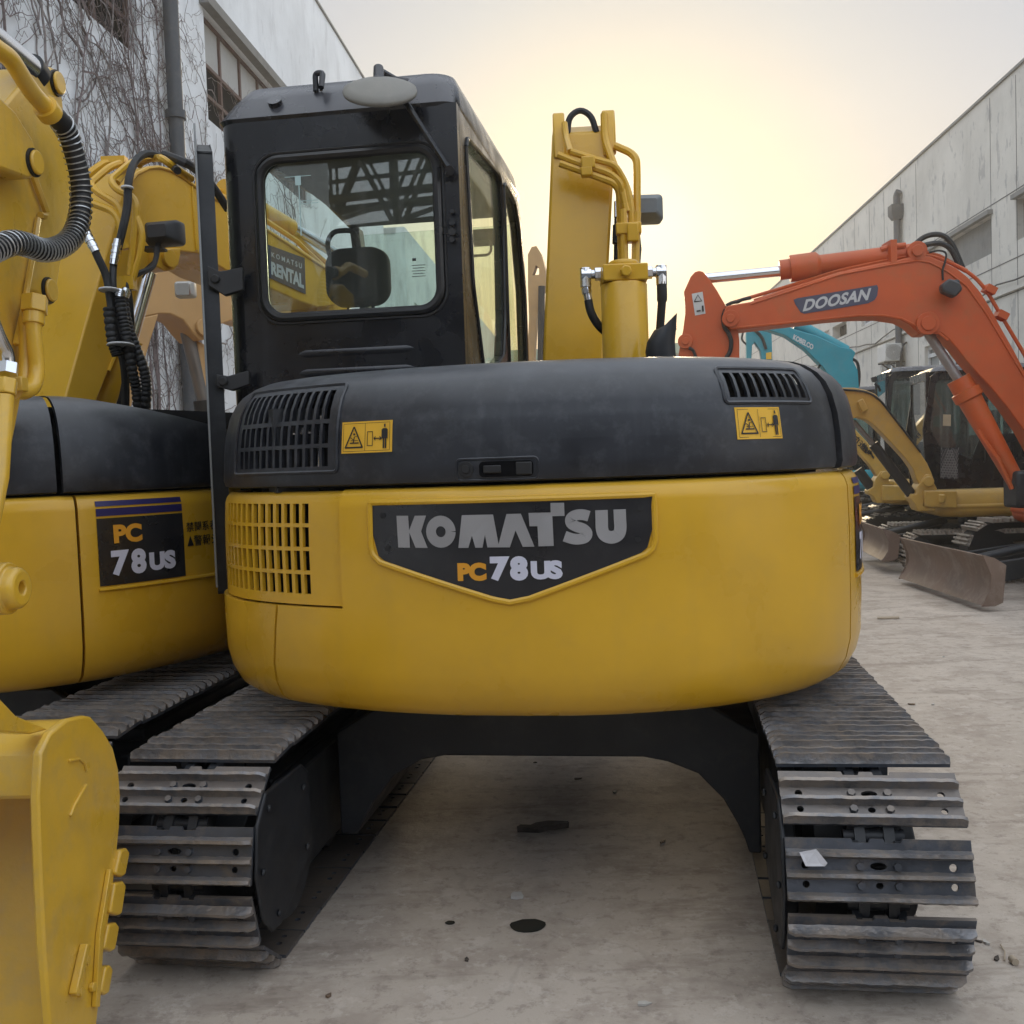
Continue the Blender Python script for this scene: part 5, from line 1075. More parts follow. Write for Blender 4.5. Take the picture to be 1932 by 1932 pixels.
def small_excavator(root, paint, gauge=.78, ty=.85, tr=.21, cabx=(-.78, .15), caby=(-.15, 1.0), cabz=(.92, 2.38), body=(-1.15, 1.0), blade=1.55, bw=1.0, bz=.18, shoes=True, grille=True, cabm=None, blade_m=None, bh=.36, bx=0):
    M = MW(root); n_ = 34
    for s in (-1, 1):
        c = MB(); tz = tr + .045
        ov = [(ty * (1 if k < 8 else -1) + math.sin(math.pi * ((k if k < 8 else k - 8) / 7) + (0 if k < 8 else math.pi)) * tr * 1, tz + math.cos(math.pi * ((k if k < 8 else k - 8) / 7) + (0 if k < 8 else math.pi)) * tr) for k in range(16)]
        ovi = [(y * .90, tz + (z - tz) * .80) for y, z in ov]
        c.plate([[(s * gauge - .12, y, z) for y, z in ov], [(s * gauge - .12, y, z) for y, z in ovi]], (.24, 0, 0)); c.box((s * gauge, 0, tz), (.16, 2 * ty, .14))
        for y in lin(-ty * .8, ty * .8, 4): c.cyl((s * gauge - .1, y, tz - tr * .6), (s * gauge + .1, y, tz - tr * .6), .07, n=12)
        for y in (-ty, ty): c.cyl((s * gauge - .1, y, tz), (s * gauge + .1, y, tz), tr * .72, n=20)
        if not shoes:
            for k in range(n_):
                y, z, a = track_point(k, n_, ty, tr + .012, tz); c.box((s * gauge, y, z), (.40, .12, .03), rx=a); c.box((s * gauge, y - math.sin(a) * .02, z + math.cos(a) * .02), (.39, .03, .03), rx=a)
        t = c.build('track', M_dark, root)
        if shoes:
            for k in range(n_):
                y, z, a = track_point(k, n_, ty, tr + .008, tz); o = bpy.data.objects.new('track_shoe', SS); COL.objects.link(o); o.parent = t; o.location = (s * gauge, y, z); o.rotation_euler = (a, 0, 0)
    c = MB(); c.box((0, 0, .42), (2 * gauge - .2, .9, .2)); c.cyl((0, 0, .5), (0, 0, .64), .36, n=28); c.build('undercarriage_frame', M_dark, root, bevel=.02)
    # blade: curved plate with end plates and two push arms
    pr = [(0, bh), (-.05, bh * .85), (-.085, bh * .6), (-.085, bh * .4), (-.05, bh * .18), (.03, 0), (.055, 0), (-.01, bh * .2), (-.045, bh * .42), (-.045, bh * .6), (-.012, bh * .83), (.035, bh)]
    c = MB(); c.prism([(bx - bw, blade + y, bz + z) for y, z in pr], (2 * bw, 0, 0)); bl_ = c.build('dozer_blade', blade_m or M_blade, root, bevel=.004)
    ep = [(0.04, bh + .01), (-.06, bh - .02), (-.16, bh * .8), (-.13, .02), (-.06, -.01), (.055, -.01), (-.02, bh * .3), (-.03, bh * .6)]
    for s in (-1, 1): c = MB(); c.prism([(bx + s * bw, blade + y, bz + z) for y, z in ep], (s * .02, 0, 0)); c.build('end_plate', blade_m or M_blade, bl_, bevel=.003)
    for s in (-1, 1): c = MB(); c.prism([(s * .42, blade - .05, bz + .05), (s * .42, blade - .05, bz + .26), (s * .42, .45, .50), (s * .42, .45, .36)], (s * .07, 0, 0)); c.build('blade_arm', M_dark, bl_, bevel=.006)
    c = MB(); c.cyl((0, blade - .06, bz + .22), (0, .5, .56), .045, n=12); c.build('blade_cylinder', M_dark, bl_)
    # body
    y0, y1 = body; zf = cabz[0]
    rr = lambda i, z: [(x, y, z) for x, y in rrect(-.88 + i, .88 - i, y0 + i, y1 - i, .22, 6)]
    c = MB(); c.loft([rr(.06, .64), rr(.01, .68), rr(0, .72), rr(0, zf - .05), rr(.03, zf)]); bd_ = c.build('upper_body', paint, root, ang=50)
    c = MB(); c.loft([rr(-.004, .74), rr(-.012, .755), rr(-.012, .775), rr(-.004, .79)]); c.build('body_rib', paint, bd_, ang=50)
    c = MB(); r2 = lambda i, z: [(x, y, z) for x, y in rrect(-.82 + i, .82 - i, y0 + .03 + i, caby[0] - .04, .14, 5)]
    c.loft([r2(0, zf), r2(0, 1.45), r2(.05, 1.55)]); c.build('engine_hood', cabm or M_hood, root, ang=50)
    # cab with openings on the near side, front and rear
    xa, xb = cabx; ya, yb = caby; za, zb = cabz; c = MB()
    front = [(yb - .02, za), (yb + .02, za + .7), (yb - .08, zb - .06), (yb - .14, zb)]
    side = [(ya, za)] + front[:3] + [(yb - .14, zb), (ya + .08, zb), (ya, zb - .1)]
    ym = ya + (yb - ya) * .44
    w1 = [(ya + .07, za + .62), (ya + .07, zb - .14), (ya + .12, zb - .09), (ym - .03, zb - .09), (ym - .03, za + .62)]
    w2 = [(ym + .05, za + .62), (ym + .05, zb - .12), (ym + .08, zb - .09), (yb - .18, zb - .09), (yb - .13, zb - .14), (yb - .06, za + .72), (yb - .16, za + .50), (ym + .16, za + .34)]
    for x in (xa, xb): c.plate([[(x, y, z) for y, z in side]] + [[(x, y, z) for y, z in w] for w in (w1, w2)], (.04 if x == xa else -.04, 0, 0))
    cxm = (xa + xb) / 2
    c.plate([[(xa + .04, yb - .03, za), (xb - .04, yb - .03, za), (xb - .04, yb - .03, zb), (xa + .04, yb - .03, zb)], [(xa + .09, yb - .03, za + .12), (xb - .09, yb - .03, za + .12), (xb - .09, yb - .03, zb - .10), (xa + .09, yb - .03, zb - .10)]], (0, -.04, 0))
    c.plate([[(xa + .04, ya, za), (xb - .04, ya, za), (xb - .04, ya, zb - .1), (xa + .04, ya, zb - .1)], [(xa + .1, ya, za + .6), (xb - .1, ya, za + .6), (xb - .1, ya, zb - .2), (xa + .1, ya, zb - .2)]], (0, .04, 0))
    rf = lambda i, z, k=0: [(x, y, z + k * 0) for x, y in rrect(xa + i, xb - i, ya + .02 + i, yb - .1 - i, .10, 5)]
    c.loft([rf(-.005, zb - .03), rf(-.01, zb), rf(.03, zb + .05), rf(.10, zb + .07)])
    cb_ = c.build('cab', cabm or M_cab, root, bevel=.008, ang=45)
    c = MB()
    for w in (w1, w2): c.prism([(xa + .015, y, z) for y, z in w], (.006, 0, 0)); c.prism([(xb - .02, y, z) for y, z in w], (.006, 0, 0))
    c.prism([(xa + .09, yb - .05, za + .12), (xb - .09, yb - .05, za + .12), (xb - .09, yb - .05, zb - .10), (xa + .09, yb - .05, zb - .10)], (0, .006, 0)); c.build('cab_window', M_glass3, cb_)
    c = MB(); c.box((cxm, ya + .35, za + .55), (.42, .12, .7)); c.box((cxm, ya + .55, za + .28), (.42, .45, .16)); c.build('seat', MATS['seat_fabric'], cb_, bevel=.03)
    c = MB(); c.tube(fillet([(xa - .02, ym + .03, za + .3), (xa - .05, ym + .03, za + .32), (xa - .05, ym + .03, za + .8), (xa - .02, ym + .03, za + .82)], .02), .01, 6); c.build('door_handle', M_black, cb_)
    return M
M_glass3 = glass('far_cab_glass', (.72, .82, .80), .95, dirt=.10, dirtcol=(.35, .38, .36))
GR = 'excavators parked in a row along the right wall'
AZR = -81
# --- orange machine, nearest in the row
OR_ = (6.2, 9.93)
org = thing('excavator', 'orange excavator nearest in the right row, its long boom reaching over the yard', 'excavator', (6.05, 9.85, 0), -88, GR)
ORM = small_excavator(org, M_or, gauge=.95, ty=1.02, tr=.29, cabx=(-1.0, -.1), caby=(-.6, .55), cabz=(1.05, 2.65), body=(-1.3, .9), blade=1.93, bw=1.03, bz=.06, bh=.43, bx=-.08)
op = Plane(OR_, 99); E_ = lambda w_: tuple(op.n * -w_)
t4 = lambda pts, off=0: op.tr([Z4(*p) for p in pts], off)
HB = .17
bo = [(425, 520), (545, 500), (700, 440), (850, 395), (1000, 350), (1130, 322), (1250, 298), (1380, 266), (1450, 268), (1520, 295), (1590, 330), (1650, 378), (1710, 450), (1760, 530), (1820, 640), (1880, 745), (1932, 845), (2010, 985), (2070, 1110), (2100, 1200), (2085, 1280), (2030, 1300), (1990, 1260), (1932, 1155), (1850, 1040), (1760, 930), (1700, 868), (1640, 800), (1590, 735), (1550, 690), (1510, 660), (1470, 652), (1445, 662), (1400, 662), (1375, 640), (1350, 615), (1300, 590), (1200, 575), (1080, 577), (940, 588), (800, 605), (650, 622), (500, 640), (440, 640), (415, 600), (405, 555)]
c = MB(); c.prism(t4(bo, HB), E_(2 * HB)); ob = c.build('boom', M_or, org, world=ORM, bevel=.012)
c = MB(); c.tube(t4([(470, 632), (800, 600), (1080, 570), (1210, 568), (1310, 585), (1370, 615), (1440, 655), (1500, 660), (1545, 695)], HB + .005), .012, 6); c.tube(t4([(545, 512), (1000, 362), (1260, 312), (1390, 292), (1450, 300), (1540, 345), (1640, 420), (1740, 560), (1932, 880)], HB + .005), .009, 6); c.build('weld_seam', M_or, ob, world=ORM)
c = MB(); pl5 = [(762, 490), (782, 482), (1000, 446), (1185, 415), (1191, 430), (1186, 470), (1172, 492), (1140, 508), (990, 533), (815, 561), (796, 552), (770, 512)]; c.prism(t4(pl5, HB + .002), tuple(op.n * .004)); sg = c.build('maker_board', mat('dark_slate', (.06, .06, .10), .5), ob, world=ORM)
vs, fs, w_ = text2d('DOOSAN', 1, .035, .2, 1, 1.03); c = MB(); a0, a1, a2 = (op.at(*Z4(808, 550), HB + .009), op.at(*Z4(1150, 490), HB + .009), op.at(*Z4(814, 490), HB + .009))
c.add([a0 + (a1 - a0) * (x / w_) + (a2 - a0) * y for x, y in vs], fs); c.build('lettering', mat('grey_white_lettering', (.50, .50, .50), .5), sg, world=ORM)
c = MB(); c.prism(t4([(205, 450), (240, 372), (262, 348), (282, 342), (302, 347), (330, 378), (372, 440), (415, 515), (455, 570), (478, 610), (487, 700), (487, 800), (470, 1000), (400, 1350), (330, 1350), (300, 1000), (180, 800), (178, 770), (190, 700), (202, 640), (212, 560), (212, 500)], .10), E_(.20)); oa = c.build('arm', M_or, org, world=ORM, bevel=.01)
for u, v, r_ in ((440, 590, .085), (212, 702, .075)):
    q = op.at(*Z4(u, v), .105); c = MB(); c.cyl(q, q + op.n * (.09 if u == 440 else .03), r_, n=24); c.cyl(q, q + op.n * (.105 if u == 440 else .045), r_ * .5, n=16); c.build('pin', M_or, oa, world=ORM, bevel=.004)
c = MB(); c.prism(t4([(245, 460), (300, 449), (315, 560), (262, 570)], .103), tuple(op.n * .003)); st = c.build('white_sticker', mat('sticker_white', (.55, .55, .53), .5), oa, world=ORM)
c = MB(); c.tube(t4([(258, 500), (276, 465), (296, 496), (258, 500)], .108), .006, 4); c.tube(t4([(270, 548), (290, 545)], .108), .01, 4); c.tube(t4([(300, 520), (302, 550)], .108), .012, 4); c.build('pictogram', M_ink, st, world=ORM)
c = MB(); c.tube(smooth_path(t4([(418, 540), (405, 580), (412, 630), (432, 660), (445, 700), (440, 750), (420, 785)], .13)), .022, 8); c.tube(smooth_path(t4([(230, 735), (250, 745), (262, 770), (270, 800)], .13)), .016, 6); c.build('hose', M_black, oa, world=ORM)
c = MB(); c.prism(t4([(-20, 1300), (330, 1250), (400, 1330), (330, 1500), (120, 1640), (-60, 1560), (-40, 1500), (140, 1540), (240, 1420)], .35), E_(.7)); c.build('bucket', M_or, org, world=ORM, bevel=.01)
c = MB(); c.cyl(op.at(*Z4(315, 382)), op.at(*Z4(695, 345)), .052, n=20); rd = c.build('arm_cylinder', M_chrome, org, world=ORM)
c = MB(); a, b = op.at(*Z4(690, 340)), op.at(*Z4(1400, 249)); t = (b - a) / (b - a).length; LL = (b - a).length
c.rings(tuple(a), tuple(t), [(0, 0), (0, .10), (.10, .10), (.10, .135), (.36, .135), (.40, .10), (LL - .02, .095), (LL, .10), (LL + .03, 0)], 24); brl = c.build('barrel', M_or, rd, world=ORM)
q = op.at(*Z4(1385, 246), .12); c = MB(); c.cyl(q - op.n * .24, q + op.n * .05, .095, n=24); c.cyl(q, q + op.n * .075, .055, n=20); c.build('pin', M_or, brl, world=ORM, bevel=.004)
c = MB(); c.tube(t4([(1205, 236), (1250, 222), (1330, 214)], .08), .03, 8); c.box(tuple(op.at(*Z4(1248, 265), .05)), (.06, .25, .26)); c.tube(t4([(1335, 228), (1500, 268), (1640, 345)], .0), .022, 6); c.build('cylinder_pipe', M_or, brl, world=ORM)
c = MB(); c.tube(fillet(t4([(440, 508), (700, 432), (1000, 340), (1260, 285), (1400, 262), (1480, 272), (1600, 320), (1680, 372), (1740, 440), (1800, 545), (1932, 765), (2050, 980)], .08), .1), .018, 6); c.tube(fillet(t4([(560, 492), (1000, 352), (1250, 300)], .13), .1), .012, 6)
for p in ((1030, 365), (1755, 440), (1815, 570)): c.box(tuple(op.at(*Z4(*p), .08)), (.10, .12, .07), ry=.5 if p[0] > 1700 else 0)
c.build('steel_pipe', M_or, ob, world=ORM)
c = MB(); c.tube(smooth_path(t4([(1360, 225), (1420, 175), (1480, 158), (1530, 170), (1570, 215), (1600, 280), (1620, 330)], -.05)), .026, 8); c.tube(smooth_path(t4([(1350, 235), (1430, 212), (1500, 203), (1550, 225), (1580, 270), (1600, 320)], .05)), .026, 8)
c.tube(smooth_path(t4([(1450, 250), (1500, 240), (1535, 255), (1530, 300), (1518, 340), (1520, 390)], .18)), .010, 6); c.tube(smooth_path(t4([(420, 520), (450, 505), (480, 500), (500, 490), (545, 480)], .12)), .018, 6); c.build('hose', M_black, ob, world=ORM)
q = op.at(*Z4(1440, 612), HB); c = MB(); c.cyl(q, q + op.n * .05, .11, n=24); c.cyl(q, q + op.n * .07, .07, n=20); c.build('pin', M_or, ob, world=ORM, bevel=.004)
c = MB(); lpz = t4([(1495, 425), (1535, 392), (1590, 415), (1602, 448), (1565, 487), (1500, 458)], HB + .06); c.prism(lpz, tuple(op.n * .14)); c.box(tuple(op.at(*Z4(1575, 405), HB + .05)), (.08, .12, .05)); c.build('work_lamp', MATS['lamp_black'], ob, world=ORM, bevel=.02)
c = MB(); c.cyl(op.at(*Z4(1432, 640), .02), op.at(*Z4(1612, 915), .05), .048, n=18); rd = c.build('boom_cylinder', mat('dusty_rod', (.30, .27, .26), .4, metal=.5), org, world=ORM)
a, b = op.at(*Z4(1598, 890), .05), op.at(*Z4(1905, 1440), .10); t = (b - a); LL = t.length
c = MB(); c.rings(tuple(a), tuple(t), [(0, 0), (0, .115), (.13, .115), (.14, .14), (.22, .14), (.24, .115), (.42, .11), (LL * .55, .10), (LL, .08), (LL + .02, 0)], 24); c.tube(t4([(1700, 1150), (1720, 1190), (1800, 1300), (1870, 1450)], .2), .022, 6); brl = c.build('barrel', M_or, rd, world=ORM)
c = MB(); q = op.at(*Z4(1915, 1450), .1); c.box(tuple(q), (.22, .3, .36)); c.build('swing_post', M_dark, org, world=ORM, bevel=.03)

# --- yellow mini excavator behind it
YB = (5.75, 12.3)
yb_ = thing('excavator', 'small yellow excavator second in the right row, black cab, dark boom cylinder, mesh guard', 'excavator', (*YB, 0), AZR, GR)
YM = small_excavator(yb_, M_y3, gauge=.72, ty=.95, tr=.2, blade=1.36, bw=.78, bz=.16, cabx=(-.5, .4), caby=(-.35, .85), cabz=(.95, 2.32), body=(-1.2, .78))
yp = Plane((4.9, 11.66), 99)
t2 = lambda pts, off=0, P=None: (P or yp).tr([Z2(*p) for p in pts], off)
c = MB(); c.prism(t2([(250, 360), (330, 325), (400, 310), (480, 310), (550, 325), (610, 350), (655, 395), (700, 455), (760, 530), (830, 625), (880, 695), (905, 735), (940, 790), (965, 845), (985, 900), (960, 960), (890, 930), (868, 880), (850, 825), (800, 755), (740, 690), (670, 615), (600, 545), (555, 512), (500, 497), (450, 515), (380, 520), (300, 500), (250, 460)], .12), tuple(yp.n * -.24)); bb = c.build('boom', M_y3, yb_, world=YM, bevel=.01)
c = MB(); c.prism(t2([(930, 860), (960, 858), (975, 900), (1003, 950), (1000, 962), (925, 965), (915, 1060), (990, 1072), (990, 1092), (880, 1092), (862, 1045), (832, 1012), (842, 982), (870, 985), (880, 940)], .16), tuple(yp.n * -.32)); q = yp.at(*Z2(945, 905), .16); c.cyl(q, q + yp.n * .04, .06, n=18); c.build('swing_post', M_y3, yb_, world=YM, bevel=.01)
c = MB(); c.prism(t2([(920, 962), (1130, 962), (1130, 1075), (925, 1065)], .2), tuple(yp.n * -.4)); c.prism(t2([(1008, 985), (1052, 985), (1052, 1040), (1008, 1040)], .2), tuple(yp.n * .03)); c.build('front_bracket', M_y3, yb_, world=YM, bevel=.02)
c = MB(); c.prism(t2([(490, 400), (525, 380), (560, 450), (520, 470)], .13), tuple(yp.n * .08)); c.build('lamp_guard', M_y3, bb, world=YM, bevel=.01)
c = MB(); c.cyl(yp.at(*Z2(470, 520), .02), yp.at(*Z2(600, 672), .02), .028, n=14); rd = c.build('boom_cylinder', MATS['dull_rod'], yb_, world=YM); c = MB(); c.cyl(yp.at(*Z2(598, 668), .02), yp.at(*Z2(838, 985), .02), .058, n=16); c.build('barrel', M_black, rd, world=YM)
c = MB(); c.tube(fillet(t2([(400, 322), (560, 335), (640, 385), (760, 540), (900, 720)], .13), .1), .012, 6); c.build('hose', M_black, bb, world=YM)
c = MB(); c.prism(t2([(230, 330), (300, 330), (330, 420), (300, 700), (340, 1000), (280, 1020), (220, 700)], .09), tuple(yp.n * -.18)); c.build('arm', M_y3, yb_, world=YM, bevel=.01)
c = MB(); p4 = t2([(1030, 690), (1140, 690), (1130, 892), (1025, 885)], -.03); c.plate([p4, [p4[0].lerp(p4[2], .1), p4[1].lerp(p4[3], .1), p4[2].lerp(p4[0], .1), p4[3].lerp(p4[1], .1)]], tuple(yp.n * -.03))
c.prism(t2([(1140, 690), (1180, 690), (1180, 720), (1140, 720)], -.03), tuple(yp.n * -.03)); c.prism(t2([(1140, 850), (1180, 850), (1180, 880), (1140, 880)], -.03), tuple(yp.n * -.03)); gd = c.build('mesh_guard', M_dark, yb_, world=YM)
c = MB()
for k in range(-6, 7):
    for s_ in (1, -1):
        P_ = []
        for q_ in lin(0, 1, 24):
            x = q_; y = k / 6 + s_ * q_ * 1.8 if s_ > 0 else k / 6 + 1.8 - 1.8 * q_
            if 0 <= y <= 1: P_.append((p4[0].lerp(p4[1], x)).lerp(p4[3].lerp(p4[2], x), y))
        if len(P_) > 1: c.tube([P_[0], P_[-1]], .004, 3, False)
c.build('wire_mesh', mat('light_wire', (.22, .22, .22), .5, metal=.3), gd, world=YM)
c = MB(); c.prism(t2([(1040, 480), (1090, 482), (1088, 555), (1038, 550)], -.06), tuple(yp.n * .004)); c.build('notice', mat('notice_cream', (.42, .36, .24), .6), yb_, world=YM)

# --- second yellow one, further on
YC = (6.35, 15.2)
yc_ = thing('excavator', 'dusty yellow excavator third in the right row with black brush writing on its boom', 'excavator', (*YC, 0), AZR, GR)
YCM = small_excavator(yc_, M_y3, gauge=.85, ty=1.05, tr=.22, blade=1.72, bw=.95, bz=.16, cabx=(-.5, .4), caby=(-.3, .85), cabz=(1.0, 2.55), body=(-1.2, .85), shoes=False)
cp = Plane((5.4, 14.45), 99)
c = MB(); c.prism(t2([(330, 470), (400, 490), (455, 545), (560, 655), (640, 760), (690, 835), (680, 900), (620, 870), (575, 800), (500, 715), (440, 650), (380, 580), (320, 540)], .11, cp), tuple(cp.n * -.22)); bc = c.build('boom', M_y3, yc_, world=YCM, bevel=.01)
vs, fs, w_ = text2d('前進', 1, .02); c = MB(); a0, a1, a2 = (cp.at(*Z2(448, 628), .118), cp.at(*Z2(545, 725), .118), cp.at(*Z2(475, 590), .118)); c.add([a0 + (a1 - a0) * (x / w_) + (a2 - a0) * y for x, y in vs], fs)
rn = random.Random(4)
for k in range(7):
    x, y = 545 + k * 8, 690 + k * 9; c.tube([cp.at(*Z2(x + rn.uniform(-15, 10), y + rn.uniform(-20, 20)), .118) for _ in range(3)], .012, 4)
c.build('lettering', M_ink, bc, world=YCM)
c = MB(); c.prism(t2([(565, 962), (600, 940), (612, 890), (645, 838), (690, 848), (700, 900), (735, 905), (730, 925), (660, 925), (650, 1000), (700, 1020), (780, 1028), (780, 1040), (620, 1042), (600, 1000), (570, 985)], .15, cp), tuple(cp.n * -.3)); q = cp.at(*Z2(672, 865), .15); c.cyl(q, q + cp.n * .04, .06, n=16); c.build('swing_post', M_y3, yc_, world=YCM, bevel=.01)
c = MB(); c.prism(t2([(655, 925), (850, 935), (850, 1030), (655, 1030)], .2, cp), tuple(cp.n * -.4)); c.build('front_bracket', M_y3, yc_, world=YCM, bevel=.02)
c = MB(); c.cyl(cp.at(*Z2(500, 830)), cp.at(*Z2(590, 950)), .07, n=14); c.build('boom_cylinder', M_black, yc_, world=YCM)
c = MB(); c.tube([cp.at(*Z2(606, 285), -.3), cp.at(*Z2(630, 300), -.3), cp.at(*Z2(640, 330), -.5)], .02, 6); c.prism(t2([(588, 245), (618, 238), (626, 262), (612, 275), (596, 272)], -.25, cp), tuple(cp.n * -.1)); c.build('work_lamp', M_black, yc_, world=YCM, bevel=.01)

# --- teal machines
TC = (7.4, 17.6)
tl = thing('excavator', 'teal excavator with white lettering on its sloping boom, behind the yellow ones', 'excavator', (*TC, 0), AZR, GR)
TM = small_excavator(tl, M_teal, gauge=.9, ty=1.15, tr=.24, blade=1.95, bw=1.1, bz=.15, caby=(-.2, .95), cabz=(1.05, 2.6), body=(-1.3, .9), shoes=False)
tp = Plane((6.2, 17.4), 99); t4p = lambda pts, off=0, P=None: (P or tp).tr([Z4(*p) for p in pts], off)
c = MB(); c.prism(t4p([(600, 600), (700, 612), (770, 640), (880, 672), (1000, 728), (1055, 738), (1077, 758), (1062, 795), (1088, 850), (1094, 930), (1090, 1060), (1060, 1200), (1000, 1200), (1010, 1040), (985, 930), (940, 872), (905, 825), (820, 740), (720, 672), (640, 645), (540, 620)], .16), tuple(tp.n * -.32)); tbm2 = c.build('boom', M_teal, tl, world=TM, bevel=.015)
a0, a1, a2 = (tp.at(*Z4(757, 690), .166), tp.at(*Z4(858, 745), .166), tp.at(*Z4(764, 665), .166)); vs, fs, w_ = text2d('KOBELCO', 1, .05); c = MB(); c.add([a0 + (a1 - a0) * (x / w_) + (a2 - a0) * y * 1.05 for x, y in vs], fs); c.build('lettering', mat('white_boom_lettering', (.6, .62, .62), .5), tbm2, world=TM)
c = MB(); c.cyl(tp.at(*Z4(620, 550)), tp.at(*Z4(790, 622)), .05, n=12); rd = c.build('arm_cylinder', M_chrome, tl, world=TM); c = MB(); c.cyl(tp.at(*Z4(775, 612)), tp.at(*Z4(1030, 752)), .10, n=18); c.build('barrel', M_teal, rd, world=TM)
c = MB(); c.tube(smooth_path(t4p([(905, 815), (890, 830), (882, 860)], .1)), .02, 6); c.tube(smooth_path(t4p([(1060, 790), (1085, 810), (1095, 870), (1090, 930)], .1)), .025, 6); c.build('hose', M_black, tbm2, world=TM)
T2 = (7.6, 20.6)
tk = thing('excavator', 'farther teal excavator whose upright arm with a yellow mark stands beside the orange arm', 'excavator', (*T2, 0), AZR, GR)
TK = small_excavator(tk, M_teal, gauge=.9, ty=1.15, tr=.24, blade=1.95, bw=1.1, bz=.15, caby=(-.2, .95), cabz=(1.05, 2.6), body=(-1.3, .9), shoes=False)
tq = Plane((6.0, 20.4), 99)
c = MB(); c.prism(t4p([(520, 655), (545, 640), (600, 632), (650, 640), (655, 800), (640, 1100), (605, 1100), (600, 800), (592, 745), (565, 705), (552, 720), (548, 800), (545, 1000), (528, 1000), (524, 800)], .14, tq), tuple(tq.n * -.28)); c.prism(t4p([(640, 860), (900, 1060), (1100, 1200), (1060, 1240), (860, 1120), (640, 960)], .12, tq), tuple(tq.n * -.24)); ta = c.build('boom', M_teal, tk, world=TK, bevel=.015)
c = MB(); c.prism(t4p([(622, 760), (650, 755), (650, 792), (622, 792)], .145, tq), tuple(tq.n * .01)); c.build('yellow_mark', M_sticker, ta, world=TK)
c = MB(); c.tube(smooth_path(t4p([(505, 655), (500, 690), (520, 715), (540, 730)], .1, tq)), .02, 6); c.tube(smooth_path(t4p([(560, 640), (600, 680), (622, 740)], .16, tq)), .03, 6); c.build('hose', M_black, ta, world=TK)

# --- far machine whose arm shows between the cab and the boom
Z0 = lambda x, y: (383.4 + .3638 * x, 63.9 + .3638 * y)
fp = Plane((.5, 21), 99)
fa = thing('excavator', 'distant tan excavator arm standing upright between the cab and the raised boom', 'excavator', (3.9, 20.5, 0), AZR); FA = small_excavator(fa, M_tan, gauge=.85, ty=1.05, tr=.22, blade=1.6, bw=.95, bz=.14, caby=(-.3, .8), cabz=(1.0, 2.3), body=(-1.2, .85), shoes=False)
c = MB(); c.plate([[fp.at(*p) for p in ((996, 480), (1003, 466), (1012, 464), (1022, 480), (1029, 510), (1030, 540), (1020, 560), (1012, 600), (1006, 700), (996, 760), (994, 700), (998, 600), (996, 540))], [fp.at(*p) for p in ((1004, 520), (1011, 500), (1017, 505), (1017, 518))]], tuple(fp.n * -.3)); c.build('arm', M_tan, fa, world=FA)
c = MB(); c.cyl(fp.at(1022, 540, .1), fp.at(1020, 700, .1), .07, n=12); c.build('arm_cylinder', M_black, fa, world=FA)
c = MB(); c.prism([fp.at(u, v) for u, v in ((990, 720), (1060, 692), (1200, 700), (1300, 800), (1310, 880), (1250, 870), (1180, 765), (990, 780))], tuple(fp.n * -.3)); c.build('boom', M_tan, fa, world=FA)

# ---------------------------------------------------------------- litter on the ground
def litter(name, label, cat, u, v, pts, h, m, rz=0, group=None):
    p = at_z(u, v, 0); o = thing
    c = MB(); rn = random.Random(int(u * 7 + v)); ca, sa = math.cos(rz), math.sin(rz)
    top = [(x * ca - y * sa, x * sa + y * ca, h * (.6 + .8 * rn.random())) for x, y in pts]; bot = [(x * .98, y * .98, .0015) for x, y, z in top]
    c.loft([bot, top]); ob_ = c.build(name, m); ob_.location = p; tag(ob_, label, cat, group); return ob_
M_bark = mat('dry_bark', (.075, .06, .05), .9, var=.4, scale=20, bump=.5)
M_card = mat('brown_cardboard', (.38, .31, .23), .85, dust=.3, scale=10)
M_leaf = mat('dry_leaf', (.15, .10, .065), .85, var=.3, scale=30)
M_chip = mat('pale_chip', (.45, .43, .40), .8)
M_rubber = mat('wet_rubber', (.012, .014, .013), .75, spec=.15, var=.3, scale=20)
litter('bark_piece', 'dark torn piece of bark lying between the tracks', 'bark', 1026, 1566, [(-.105, -.02), (-.09, .005), (-.05, .02), (-.03, .045), (.02, .04), (.05, .055), (.07, .05), (.10, .06), (.085, .03), (.10, .01), (.04, -.012), (.02, -.01), (-.02, -.035), (-.06, -.028)], .018, M_bark)
litter('rubber_cap', 'round black rubber cap pressed flat on the ground between the tracks', 'cap', 996, 1748, [(.056 * math.cos(t) * (1 + .06 * math.sin(3 * t)), .045 * math.sin(t)) for t in lin(0, 6.0, 16)], .004, M_rubber)
litter('rubber_cap', 'tiny dark disc left of the round rubber cap', 'cap', 849, 1742, [(.016 * math.cos(t), .012 * math.sin(t)) for t in lin(0, 5.8, 9)], .003, M_rubber)
litter('cardboard_scrap', 'flat cardboard scrap on the ground beyond the right track, near the brown blade', 'cardboard', 1675, 1167, [(-.10, -.03), (.08, -.05), (.11, .03), (-.07, .06)], .012, M_card)
litter('plastic_wrapper', 'crumpled clear wrapper between the tracks above the rubber cap', 'wrapper', 975, 1694, [(-.02, -.012), (.0, -.018), (.022, -.01), (.015, .012), (-.012, .014)], .012, M_chip)
rn = random.Random(11)
leafs = [(1655, 1388), (1690, 1360), (1710, 1440), (1730, 1520), (1735, 1545), (1760, 1640), (1700, 1500), (1780, 1240), (1640, 1530), (1500, 1640), (1860, 1780), (1880, 1810), (1720, 1330), (1760, 1330), (1846, 1778), (620, 1880), (1215, 1895), (880, 1812), (1090, 1470), (1160, 1495), (1010, 1440), (1250, 1590)]
